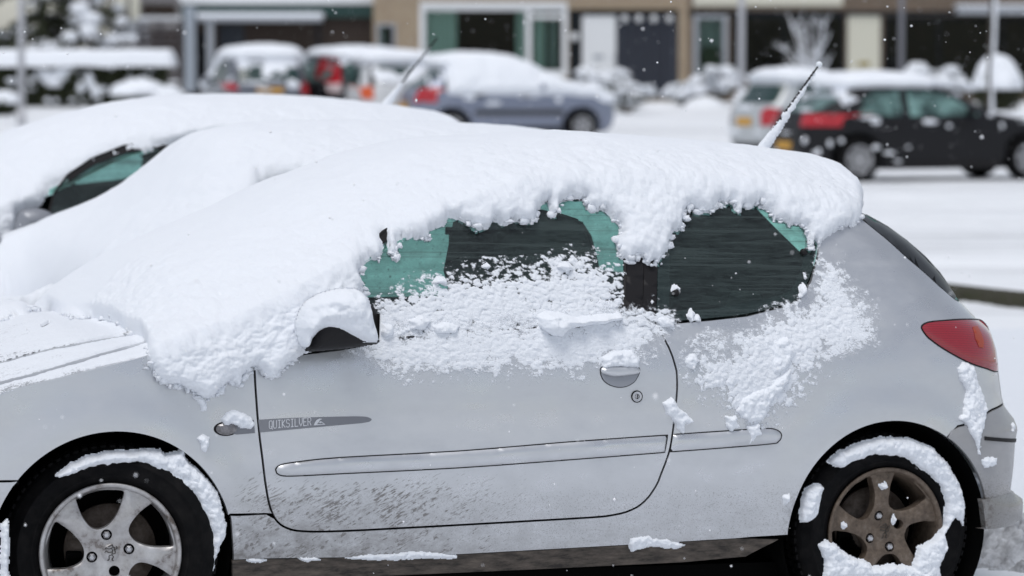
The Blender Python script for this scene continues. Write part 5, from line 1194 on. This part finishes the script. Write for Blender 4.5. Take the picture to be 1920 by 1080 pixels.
bgcar('grey hatchback with snow hanging over its tailgate, leftmost of the distant parked cars', cornerL(426, 63.0, yl2, .85), yl2, 4.3, 1.76, P_GRY, hatch(4.3, 1.56, .87, .95), .95,
      [[(.60, 1.0), (1.5, .98), (1.5, 1.38), (.80, 1.38)], [(1.6, .98), (2.9, .99), (2.4, 1.36), (1.6, 1.40)]], [(-.62, 1.02), (.62, 1.02), (.54, 1.38), (-.54, 1.38)],
      lamps=[('r', [(.60, .84), (.84, .86), (.84, 1.00), (.66, .98)], REDL), ('r', [(-.85, .72), (-.60, .78), (-.62, .98), (-.84, 1.02)], REDL)], plate=(-.26, .26, .8, .9), Tsnow=.15, seed=13,
      sidesnow=[('r', .25, .99, .35, .06), ('r', -.45, .95, .22, .14), ('r', -.1, 1.05, .3, .04), ('r', .1, .86, .25, .04), ('r', .72, 1.05, .10, .09), ('r', .35, 1.34, .4, .10)])

# ================================================================== HOUSES
DH = 78.0
def pz(u, v, D=DH):
    d = ray(u, v); t = D/d[1]; return t*d[0], CH+t*d[2]
BRICK = mat('sand brick', (.36, .27, .17), .85)
def brickmat(m, c1, c2, mortar):
    q = N(m); b = q.n('TexBrick'); b.inputs['Scale'].default_value = 1; b.inputs['Brick Width'].default_value = .22; b.inputs['Row Height'].default_value = .065; b.inputs['Mortar Size'].default_value = .008
    b.inputs['Color1'].default_value = (*c1, 1); b.inputs['Color2'].default_value = (*c2, 1); b.inputs['Mortar'].default_value = (*mortar, 1)
    tc = q.n('TexCoord'); mp = q.n('Mapping'); mp.inputs['Rotation'].default_value = (R_(90), 0, 0); q.l(tc.outputs['Object'], mp.inputs[0]); q.l(mp.outputs[0], b.inputs[0]); q.l(b.outputs[0], q.b.inputs[0]); q.bump(b.outputs['Fac'], .4, .005)
brickmat(BRICK, (.36, .27, .17), (.30, .21, .13), (.36, .33, .28))
BRICKB = mat('brown brick', (.15, .10, .07), .85); brickmat(BRICKB, (.16, .105, .07), (.11, .075, .05), (.2, .18, .15))
WHITE = mat('white paint', (.74, .75, .76), .5); CREAM = mat('cream paint', (.62, .60, .50), .5); DARKW = mat('dark timber', (.008, .010, .013), .7, spec=.2); SLATE = mat('grey slats', (.045, .050, .065), .7, spec=.2)
GREENF = mat('dark green fascia', (.010, .045, .040), .5); GREYF = mat('grey frame', (.34, .36, .39), .5); ROOM = mat('dark room', (.006, .006, .008), .95, spec=.05); CURT = mat('pale green net curtain', (.40, .52, .46), .9); CURT2 = mat('grey curtain', (.22, .27, .26), .9)
q = N(CURT); wv = q.n('TexWave', wave_type='BANDS', bands_direction='X'); wv.inputs['Scale'].default_value = 3; wv.inputs['Distortion'].default_value = 2; q.l(q.coords(), wv.inputs[0]); q.l(q.ramp(wv.outputs['Fac'], [(0., (.27, .38, .34)), (1., (.46, .57, .52))]), q.b.inputs[0])
m_pane = mat('house window pane'); q = N(m_pane); q.t.nodes.remove(q.b); tr = q.n('BsdfTransparent'); tr.inputs[0].default_value = (.82, .88, .86, 1); gl = q.n('BsdfGlossy'); gl.inputs['Roughness'].default_value = .03; fr = q.n('Fresnel'); fr.inputs[0].default_value = 1.22; mx = q.n('MixShader'); q.l(fr.outputs[0], mx.inputs[0]); q.l(tr.outputs[0], mx.inputs[1]); q.l(gl.outputs[0], mx.inputs[2]); q.l(mx.outputs[0], q.out.inputs[0])
def house(name, label, cat, u0, u1, wallm, openings, ztop=5.8, base=.72, depth=8.0, yoff=0., roof=True):
    x0, _ = pz(u0, 100); x1, _ = pz(u1, 100)
    h = empty(name, label, cat, 'terraced houses behind the parked cars', Matrix.Translation(((x0+x1)/2, DH+yoff, base)))
    ox = (x0+x1)/2; h.location = (ox, DH+yoff, base)
    def bx(nm, ua, ub, va, vb, ya, yb, mt, par=h, bev=0.):
        xa, za = pz(ua, vb); xb, zb = pz(ub, va); mb = MB(); mb.box(xa-ox, xb-ox, ya, yb, za-base, zb-base, bev); return mb.build(nm, mt, par)
    # front wall in strips round the openings (one mesh), side and back walls
    us = sorted({u0, u1}|{u for o in openings for u in o[:2]}); mb = MB()
    xs = [pz(u, 100)[0]-ox for u in us]
    for i in range(len(us)-1):
        um = (us[i]+us[i+1])/2; op = sorted([(pz(um, o[3])[1]-base, pz(um, o[2])[1]-base) for o in openings if o[0] <= um <= o[1]])
        z = -.6
        for a, b in op:
            if a > z: mb.box(xs[i], xs[i+1], 0, .28, z, a)
            z = b
        mb.box(xs[i], xs[i+1], 0, .28, z, ztop-base)
    mb.box(xs[0], xs[0]+.25, .285, depth, -.6, ztop-base); mb.box(xs[-1]-.25, xs[-1], .285, depth, -.6, ztop-base); mb.box(xs[0]+.255, xs[-1]-.255, depth-.25, depth, -.6, ztop-base)
    mb.build('wall', wallm, h)
    mb = MB(); mb.box(xs[0]+.26, xs[-1]-.26, 1.6, 1.7, -.6, ztop-base-.02); mb.build('dark_interior', ROOM, h)
    if roof:
        mb = MB(); a, b = xs[0]-.2, xs[-1]+.2; z = ztop-base; mb.add([(a, -.5, z), (b, -.5, z), (b, depth/2, z+2.6), (a, depth/2, z+2.6), (b, depth+.5, z), (a, depth+.5, z)], [(0, 1, 2, 3), (3, 2, 4, 5), (0, 3, 5), (1, 4, 2), (0, 5, 4, 1)]); mb.build('roof', SNOW_G, h)
    else:
        mb = MB(); mb.box(xs[0]-.1, xs[-1]+.1, -.1, depth, ztop-base+.01, ztop-base+.2, .05); mb.build('roof', SNOW_G, h)
    return h, bx
def window(bx, h, ua, ub, va, vb, fm, t=6, mull=(), curt=None, dark=None, trans=()):
    w = bx('window', ua, ua+t, va, vb, -.03, .10, fm)
    o = w
    bx('frame', ub-t, ub, va, vb, -.03, .10, fm, w); bx('frame', ua+t, ub-t, va, va+t, -.028, .098, fm, w); bx('frame', ua+t, ub-t, vb-t*.8, vb, -.028, .098, fm, w)
    for m_ in mull: bx('frame', m_-t*.5, m_+t*.5, va+t, vb-t*.8, -.026, .096, fm, w)
    for (u_a, u_b, v_) in trans: bx('frame', u_a, u_b, v_-t*.4, v_+t*.4, -.024, .094, fm, w)
    es = [ua+t]+[x for m_ in mull for x in (m_-t*.5, m_+t*.5)]+[ub-t]
    for k in range(0, len(es), 2): bx('pane', es[k], es[k+1], va+t, vb-t*.8, .03, .036, m_pane, w)
    for (ca, cb, cm) in (curt or []): bx('curtain', ca, cb, va+t*.5, vb, .22, .25, cm, w)
    bx('sill', ua-3, ub+3, vb, vb+4, -.12, .1, fm, w)
    return w
# middle house, sand brick
hA, bx = house('terraced_house', 'sand brick house with a large white-framed window and white door', 'house', 700, 1290, BRICK, [(706, 742, 44, 110), (787, 1064, 10, 140), (1067, 1272, 22, 186)])
window(bx, hA, 706, 742, 44, 110, GREYF, 5, curt=[(712, 722, CURT2)])
w_ = window(bx, hA, 787, 1064, 10, 140, WHITE, 10, mull=(991,), curt=[(797, 856, CURT), (968, 986, CURT), (1000, 1022, CURT), (1030, 1058, CURT2), (1044, 1058, CURT)], trans=[(997, 1054, 31)])
bx('lintel', 787, 1064, 4, 12, -.06, .06, WHITE)
bx('door_surround', 1067, 1090, 22, 186, -.02, .2, DARKW)
d_ = bx('door', 1091, 1155, 29, 176, .02, .09, WHITE); bx('letterbox', 1112, 1132, 103, 110, .0, .018, GREYF, d_); bx('handle', 1150, 1153, 104, 114, -.03, .018, GREYF, d_)
bx('lintel', 1067, 1272, 18, 24, -.03, .2, DARKW)
for i, u in enumerate((1157, 1172, 1187, 1202, 1217, 1232, 1247, 1260)):
    b = bx('plank', u, u+12, 25, 190, .03+.02*(i % 2), .09+.02*(i % 2), SLATE)
for u in (1171, 1198, 1226, 1255):
    x, z = pz(u, 35); mb = MB(); mb.blob((x-hA.location.x, -.02, z-.72), .085, 8, 0); mb.build('lamp_globe', WHITE, hA, True)
x, z = pz(1077, 69); mb = MB(); mb.blob((x-hA.location.x, -.08, z-.72), .10, 8, 0); mb.build('porch_lamp', WHITE, hA, True)
# right house
hB, bx = house('terraced_house', 'brown brick house with a cream door and dark windows at the right', 'house', 1290, 1990, BRICKB, [(1300, 1364, 24, 148), (1370, 1584, 28, 140), (1588, 1652, 28, 172), (1656, 1985, 30, 172)])
bx('lintel', 1290, 1990, 21, 28, -.03, .05, DARKW)
w_ = window(bx, hB, 1300, 1364, 26, 146, GREYF, 9, curt=[(1310, 1356, CURT2)]); 
x, z = pz(1333, 110); mb = MB(); mb.blob((x-hB.location.x, .14, z-.72), (.24, .05, .30), 8, .4, 3); mb.build('house_plant', mat('plant leaves', (.03, .05, .025), .8), w_, True)
window(bx, hB, 1370, 1584, 28, 140, DARKW, 5, mull=(1470, 1540)); window(bx, hB, 1658, 1985, 32, 168, DARKW, 5, mull=(1760, 1880))
d_ = bx('door', 1589, 1651, 29, 172, .02, .09, CREAM); bx('letterbox', 1610, 1630, 116, 124, .0, .018, mat('brass', (.35, .27, .08), .4, .5), d_)
bx('cream_panel', 1300, 1580, -40, 11, -.06, -.002, CREAM)
l_ = bx('canopy', 1790, 1985, 12, 27, -.6, -.002, GREYF); bx('canopy_snow', 1788, 1987, 9, 13, -.62, .0, SNOW, l_)
# left: recessed low building with a flat roof and canopy
hC, bx = house('garage_building', 'low dark brick building with a green fascia and a snow-topped canopy', 'garage', 338, 699, mat('dark brown brick', (.040, .028, .022), .9), [(366, 392, 60, 172), (406, 455, 45, 172)], ztop=pz(400, 0)[1], yoff=.6, roof=False)
brickmat(hC.children[0].data.materials[0], (.045, .030, .022), (.030, .022, .018), (.05, .045, .04))
bx('fascia', 336, 701, 6, 32, -.12, -.002, GREENF); bx('snow_edge', 336, 701, -6, 7, -.16, -.002, WHITE)
bx('garage_door', 406, 455, 45, 172, .1, .15, mat('blue black door', (.012, .018, .030), .5)); bx('side_door', 366, 392, 60, 172, .1, .15, DARKW)
c_ = bx('canopy', 376, 604, 33, 41, -1.2, -.13, GREYF); bx('canopy_snow', 374, 606, 24, 33.5, -1.22, -.13, SNOW, c_)
bx('pillar', 345, 364, 12, 172, -.40, -.18, mat('pale blue pillar', (.36, .40, .45), .6)); bx('post', 392, 404, 41, 172, -1.15, -1.0, GREYF)
bx('canopy_post', 596, 602, 41, 172, -1.15, -1.05, DARKW)
# distant cream house with balcony boards at the upper left
mb = MB(); x0, z0 = pz(212, 120, 105); x1, z1 = pz(345, -60, 105)
def far_house():
    h = empty('distant_house', 'far cream house with a boarded balcony, seen between the fir and the low building', 'house', None, Matrix.Translation(((x0+x1)/2, 105, .77)))
    ox = (x0+x1)/2
    def b(nm, ua, ub, va, vb, ya, yb, mt, par=h):
        xa, za = pz(ua, vb, 105); xb, zb = pz(ub, va, 105); mb = MB(); mb.box(xa-ox, xb-ox, ya, yb, za-.77, zb-.77); return mb.build(nm, mt, par)
    b('wall', 208, 360, -80, 150, 0, 6, mat('taupe wall', (.20, .19, .19), .8)); b('wall_panel', 216, 238, -10, 24, -.1, -.01, CREAM); b('wall_panel', 246, 262, -10, 44, -.12, -.01, CREAM)
    b('window', 268, 330, 8, 32, -.05, -.01, ROOM); b('window', 285, 335, 60, 110, -.05, -.01, ROOM)
    for k in range(4): b('balcony_board', 214, 280, 38+k*8, 43+k*8, -.7, -.62, GREYF)
    s_ = b('balcony_floor', 212, 284, 70, 76, -.8, -.02, GREYF); b('ledge_snow', 190, 262, 66, 78, -1.1, -.82, SNOW, s_)
    b('eaves', 205, 362, -90, -80, -.4, 6, WHITE)
far_house()
# slatted garden fence
def fence():
    xa, _ = pz(262, 100, 82); xb, _ = pz(338, 100, 82); f = empty('garden_fence', 'dark slatted garden fence beside the pale pillar', 'fence', None, Matrix.Translation((xa, 82, .77)))
    for k in range(10): mb = MB(); mb.box(0, xb-xa, 0, .03, .12+k*.17, .23+k*.17); mb.build('slat', mat('fence board', (.09, .08, .085), .8) if k == 0 else bpy.data.materials['fence board'], f)
    for x in (0, (xb-xa)/2, xb-xa): mb = MB(); mb.box(x-.04, x+.04, .035, .11, 0, 1.95); mb.build('post', bpy.data.materials['fence board'], f)
    mb = MB(); mb.box(-.05, xb-xa+.05, -.04, .12, 1.96, 2.06, .02); mb.build('snow_cap', SNOW, f)
fence()

# ================================================================== GARDENS, HEDGE, TREES, POLES
LEAF = mat('evergreen leaves', (.040, .055, .022), .7); q = N(LEAF); q.l(q.ramp(q.noise(q.coords(), 5, 3), [(.3, (.012, .017, .008)), (.7, (.050, .058, .020))]), q.b.inputs[0])
BARK = mat('bark', (.06, .05, .04), .9); TWIG = mat('brown twigs', (.10, .07, .045), .9)
def leaves(mb, r, c, rad, n, s, flatn=0):
    """leaf-sized faces through an ellipsoidal volume"""
    for _ in range(n):
        d = r.normal(size=3); d /= np.linalg.norm(d); p = np.array(c)+d*np.array(rad)*r.uniform(.55, 1.05)
        a = r.normal(size=3); a /= np.linalg.norm(a); b = np.cross(a, r.normal(size=3)); b /= np.linalg.norm(b)+1e-9; t = s*r.uniform(.6, 1.4)
        mb.add([p-a*t, p+b*t*.45, p+a*t, p-b*t*.45], [(0, 1, 2, 3)])
def snowy_shrub(name, label, cat, loc, rad, h, seed, nb=16, snow=.5, domed=False, group=None, leafy=True):
    r = np.random.default_rng(seed); z0 = float(gz(*loc)); t = empty(name, label, cat, group, Matrix.Translation((loc[0], loc[1], z0)))
    mb = MB(); tips = []
    for k in range(nb):
        a = r.uniform(0, 6.28); l = r.uniform(.4, 1.0); tip = np.array([math.cos(a)*rad*l, math.sin(a)*rad*l*.8, h*r.uniform(.45, 1.0)*(1.05-.45*l)]); mid = tip*[.4, .4, .6]
        mb.tube([np.zeros(3)+[tip[0]*.1, tip[1]*.1, -.05], mid, tip], [.022, .015, .007], 5); tips.append(tip); tips.append(mid*1.15)
    mb.build('stems', TWIG, t)
    if leafy:
        mb = MB()
        for p in tips: leaves(mb, r, p, (rad*.3, rad*.3, h*.18), 26, .045)
        if domed: leaves(mb, r, (0, 0, h*.48), (rad, rad*.9, h*.48), 1500, .06)
        mb.build('leaves', LEAF, t)
    mb = MB()
    for p in tips:
        if r.random() < snow+.3: s = r.uniform(.09, .20)*(rad/.8)**.5; mb.blob(p+[0, 0, .04], (s*1.3, s, s*.6), 7, .45, int(r.integers(99)))
    if domed: mb = MB(); V = []; mb.blob((0, 0, h*.55), (rad*1.02, rad*.95, h*.52), 18, .16, seed, flat=h*.50)
    mb.build('snow_cover', SNOW, t, True, kind='stuff')
    return t
def gxy(u, D): return ((u-960)*D/FPX, D)
SH = 'snowy shrubs in the front gardens'
snowy_shrub('shrub', 'bushy snow-laden shrub below the white door', 'shrub', gxy(1128, 75), .75, .95, 21, 22, .9, group=SH)
snowy_shrub('shrub', 'brownish twiggy shrub in front of the grey slats', 'shrub', gxy(1176, 71), .55, .85, 22, 18, .35, group=SH)
snowy_shrub('shrub', 'round snow-capped shrub beside the thin pole, left one', 'shrub', gxy(1285, 74.5), .50, .65, 23, 14, .9, group=SH)
snowy_shrub('shrub', 'taller snowy shrub beneath the grey-framed window', 'shrub', gxy(1345, 75), .60, 1.05, 24, 20, .8, group=SH)
snowy_shrub('shrub', 'snow-dusted shrub behind the roof of the dark hatchback', 'shrub', gxy(1755, 74), .8, 1.15, 25, 22, .7, group=SH)
snowy_shrub('rounded_bush', 'large clipped dark bush with a thick snow cap at the far right', 'bush', gxy(1868, 68), .50, 1.28, 26, 18, .9, domed=True)
snowy_shrub('rounded_bush', 'low snow-covered bush at the right edge of the hedge', 'bush', gxy(262, 72), .62, .66, 27, 12, .9, domed=True, group='low bushes by the hedge')
snowy_shrub('rounded_bush', 'small snow-covered bush nearest the grey distant hatchback', 'bush', gxy(318, 71), .36, .55, 28, 10, .9, domed=True, group='low bushes by the hedge')
snowy_shrub('rounded_bush', 'low snow-capped bush at the far left, left of the pale pole', 'bush', gxy(6, 70), .42, .50, 29, 12, .9, domed=True)
snowy_shrub('shrub', 'twiggy shrub with snow clots in front of the grey distant hatchback', 'shrub', gxy(366, 66), .5, .6, 30, 16, .8, group=SH)
def snow_bush_tree():
    # bare shrub with white frosted branches before the dark window
    loc = gxy(1520, 72); r = np.random.default_rng(41); z0 = float(gz(*loc)); t = empty('bare_shrub', 'bare fan-shaped shrub with snow-coated branches rising above the dark hatchback', 'shrub', None, Matrix.Translation((loc[0], loc[1], z0)))
    mb = MB(); sm = MB()
    ends = [(1478, 25), (1490, 60), (1468, 85), (1500, 40), (1515, 50), (1530, 45), (1545, 38), (1555, 60), (1472, 110), (1560, 100), (1505, 80), (1538, 78), (1520, 95), (1486, 95)]
    for i, (u, v) in enumerate(ends):
        X, Z = pz(u, v, 72); e = np.array([X-loc[0], r.uniform(-.4, .4), Z-z0]); b = np.array([r.uniform(-.1, .1), 0, 0]); m_ = b+(e-b)*[.3, .3, .55]; P = catmull([b, m_, e], 5); mb.tube(P, np.linspace(.025, .008, len(P)), 5); sm.tube(P+[.01, -.01, .015], np.linspace(.022, .009, len(P)), 6)
        for k in range(4):
            p = P[int(len(P)*r.uniform(.4, .95))]; q_ = p+[r.uniform(-.3, .3), r.uniform(-.1, .1), r.uniform(.1, .3)]; sm.tube([p, q_], [.012, .005], 5)
            s = r.uniform(.02, .045); sm.blob(p, s, 6, .4, k)
    mb.build('branches', TWIG, t); sm.build('snow_cover', SNOW, t, True, kind='stuff')
snow_bush_tree()
def hedge():
    x0, _ = pz(-60, 100, 74); x1, _ = pz(314, 100, 74); z0 = .72; L = x1-x0; H = pz(200, 118, 74)[1]-z0; t = empty('clipped_hedge', 'long clipped dark green hedge topped with a thick slab of snow', 'hedge', None, Matrix.Translation((x0, 74, z0)))
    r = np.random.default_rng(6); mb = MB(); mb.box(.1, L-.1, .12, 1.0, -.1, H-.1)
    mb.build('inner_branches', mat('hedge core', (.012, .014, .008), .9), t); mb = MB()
    for _ in range(9000):
        f = r.random(); p = np.array([r.uniform(0, L), r.uniform(-.05, .14) if f < .75 else r.uniform(0, 1.05), r.uniform(0, H) if f < .75 else H+r.uniform(-.08, .03)]); a = r.normal(size=3)*.05; b = r.normal(size=3)*.028; mb.add([p-a, p+b, p+a, p-b], [(0, 1, 2, 3)])
    mb.build('leaves', LEAF, t)
    n = (150, 40); X, Y = np.meshgrid(np.linspace(-.12, L+.12, n[0]), np.linspace(-.18, 1.2, n[1]), indexing='ij'); P = np.stack([X, Y, 0*X], -1)
    d = np.minimum(np.minimum(X+.12, L+.12-X), np.minimum(Y+.18, 1.2-Y)); Z = H+.30*lip(d, .18)-.08*(1-sstep(0, .12, d))+.05*fbm(P, .5, 3, 3); obj('snow_cap', np.stack([X, Y, Z], -1).reshape(-1, 3), gridF(*n), SNOW, t)
    mb = MB()
    for (u, v, a, b) in ((88, 140, .24, .18), (115, 138, .25, .2), (100, 155, .35, .14), (168, 150, .14, .28), (180, 170, .18, .24), (152, 165, .12, .16), (90, 188, .10, .08), (240, 160, .12, .05), (60, 150, .12, .12), (20, 150, .2, .06), (130, 130, .2, .08), (280, 135, .1, .05), (210, 128, .08, .05)):
        X, Z = pz(u, v, 74); mb.blob((X-x0, -.03, Z-z0), (a*.72, .10, b*.72), 8, .7, u)
    for k in range(40): mb.blob((r.uniform(0, L), -.05, r.uniform(0, H)), (r.uniform(.03, .09), .06, r.uniform(.02, .06)), 6, .6, k)
    mb.build('snow_clots', SNOW, t, True, kind='stuff')
hedge()
def fir():
    loc = gxy(82, 82); z0 = .77; t = empty('fir_tree', 'broad fir tree weighed down with snow behind the hedge', 'tree', None, Matrix.Translation((loc[0], loc[1], z0))); r = np.random.default_rng(8)
    mb = MB(); mb.tube([(0, 0, -.1), (0, 0, 2.5), (.05, 0, 6.2)], [.16, .12, .03], 8); mb.build('trunk', BARK, t); br = MB(); lf = MB(); sn = MB()
    for k in range(150):
        zz = r.uniform(.5, 6.0); R = (6.6-zz)*.42+.15; a = r.uniform(0, 6.28); e = np.array([math.cos(a)*R, math.sin(a)*R, zz-.28*R]); s0 = np.array([0, 0, zz]); br.tube([s0, (s0+e)/2+[0, 0, .08], e], [.03, .02, .008], 4)
        for j in range(5):
            f = .3+.17*j; p = s0+(e-s0)*f+[0, 0, .06*math.sin(f*3)]; leaves(lf, r, p, (.24, .24, .12), 20, .085)
            if r.random() < .30: s = r.uniform(.08, .20); sn.blob(p+[0, 0, .05], (s*1.2, s*1.2, s*.5), 6, .45, int(r.integers(90)))
    br.build('branches', BARK, t); lf.build('crown', LEAF, t); sn.build('snow_cover', SNOW, t, True, kind='stuff')
fir()
def tree_twigs():
    loc = gxy(172, 80); z0 = .77; t = empty('young_conifer', 'thin snowy conifer to the right of the broad fir', 'tree', None, Matrix.Translation((loc[0], loc[1], z0))); r = np.random.default_rng(18)
    mb = MB(); mb.tube([(0, 0, -.1), (0, 0, 5)], [.07, .02], 8); mb.build('trunk', BARK, t); lf = MB(); sn = MB()
    for k in range(60):
        zz = r.uniform(.4, 4.8); R = (5-zz)*.22+.1; a = r.uniform(0, 6.28); p = np.array([math.cos(a)*R, math.sin(a)*R, zz]); leaves(lf, r, p, (.2, .2, .12), 12, .07)
        if r.random() < .6: s = r.uniform(.1, .24); sn.blob(p+[0, 0, .05], (s*1.1, s, s*.7), 6, .45, k)
    lf.build('crown', LEAF, t); sn.build('snow_cover', SNOW, t, True, kind='stuff')
tree_twigs()
def pole(name, label, u, D, r0, mt, zt=7., lean=0., snow=True):
    x, y = gxy(u, D); z = float(gz(x, y)); t = empty(name, label, 'pole', 'thin street poles', Matrix.Translation((x, y, z))); mb = MB(); mb.tube([(0, 0, -.2), (lean*.5, 0, zt/2), (lean, 0, zt)], [r0, r0*.92, r0*.8], 14); mb.build('shaft', mt, t, True)
    mb = MB(); mb.tube([(0, 0, -.05), (0, 0, .35)], [r0*1.25, r0*1.25], 14); mb.build('base_collar', mt, t, True)
    mb = MB(); mb.tube([(lean, 0, zt), (lean, -.5, zt+.35), (lean, -1.2, zt+.45)], r0*.5, 8); mb.box(lean-.12, lean+.12, -1.7, -1.15, zt+.38, zt+.5, .03); mb.build('lamp_arm', mt, t, True)
PALE = mat('pale pole', (.50, .50, .52), .5); GP = mat('grey galvanised pole', (.20, .20, .22), .5)
pole('street_lamp', 'pale lamp pole in front of the hedge at the left', 41, 66, .075, PALE, lean=.06); pole('street_lamp', 'pale lamp pole left of the white rear-windowed small car', 1388, 66, .072, PALE, lean=.03); pole('street_lamp', 'grey pole rising behind the dark hatchback, beside the cream door', 1688, 70, .062, GP)
def young_tree():
    loc = gxy(1856, 60); z0 = float(gz(*loc)); t = empty('young_tree', 'slim street tree whose trunk is plastered with snow on the right side', 'tree', None, Matrix.Translation((loc[0], loc[1], z0))); mb = MB(); mb.tube(catmull([(0, 0, -.1), (-.02, 0, 1.2), (.02, 0, 2.4), (-.01, 0, 5)], 5), .055, 10); mb.build('trunk', BARK, t, True)
    r = np.random.default_rng(2); br = MB(); sn = MB()
    P = catmull([(.03, -.02, .2), (.01, -.02, 1.2), (.05, -.02, 2.4), (.02, -.02, 4.8)], 8); sn.tube(P, .036+.012*r.random(len(P)), 8)
    for k in range(14): z = r.uniform(2.6, 4.8); a = r.uniform(0, 6.28); e = np.array([math.cos(a)*.9, math.sin(a)*.9, z+.7]); br.tube([(0, 0, z), e*[.5, .5, 1]-[0, 0, .2], e], [.02, .014, .006], 5); sn.tube([(0, 0, z+.02), e*[.5, .5, 1]-[0, 0, .17], e+[0, 0, .02]], [.02, .016, .008], 5)
    br.build('branches', BARK, t); sn.build('snow_cover', SNOW, t, True, kind='stuff')
young_tree()
# snow mounds in the gardens
def mound(u, D, rx, ry, h, seed, lab):
    x, y = gxy(u, D); n = 50; X, Y = np.meshgrid(np.linspace(-1.1, 1.1, n)*rx, np.linspace(-1.1, 1.1, n)*ry, indexing='ij'); d = np.hypot(X/rx, Y/ry); Z = gz(x+X, y+Y)+h*np.clip(1-d*d, 0, 1)**.7*(1+.2*fbm(np.stack([X, Y, 0*X], -1), .5, 2, seed))-.03
    F = gridF(n, n); k = (d.reshape(-1)[F] < 1.05).all(1); V, F = compact(np.stack([X+x, Y+y, Z], -1).reshape(-1, 3), F[k]); obj('snow_mound', V, F, SNOW_G, None, True, kind='stuff', label=lab, cat='snow mound')
mound(1225, 73.5, .7, .5, .14, 4, 'low smooth snow mound in front of the grey slatted panel'); mound(1320, 74, .5, .5, .28, 5, 'snow mound between the shrubs by the pale lamp pole')

# ================================================================== FALLING SNOW
def flakes():
    r = np.random.default_rng(77); mb_V = []; F = []; base = np.array([(1, 0, 0), (-1, 0, 0), (0, 1, 0), (0, -1, 0), (0, 0, 1), (0, 0, -1)], float); bf = np.array([(0, 2, 4), (2, 1, 4), (1, 3, 4), (3, 0, 4), (2, 0, 5), (1, 2, 5), (3, 1, 5), (0, 3, 5)])
    n = 7000; D = 6.5+(r.random(n)**.8)*30; X = r.uniform(-.19, .19, n)*D; Z = CH+r.uniform(-.16, .05, n)*D; s = .0011+.0032*r.random(n)**1.8*np.where(r.random(n) < .08, 1.5, 1)
    ok = Z > .35; D, X, Z, s = D[ok], X[ok], Z[ok], s[ok]; C_ = np.stack([X, D, Z], -1)
    # keep them out of the cars
    W = C_-P_F; lx = W@EX; ly = W@EY; lz = W@EZ; ok = ~((lx > -1) & (lx < 3.2) & (ly > -.12) & (ly < 6.8) & (lz < 1.3)); C_, s = C_[ok], s[ok]
    V = (C_[:, None]+base[None]*s[:, None, None]*r.uniform(.6, 1.4, (len(s), 6, 1))).reshape(-1, 3); F = (bf[None]+6*np.arange(len(s))[:, None, None]).reshape(-1, 3)
    obj('falling_snow', V, F, mat('snowflake', (.9, .9, .92), .8), None, False, kind='stuff', label='small snowflakes drifting down in front of the houses and cars', cat='falling snow')
flakes()
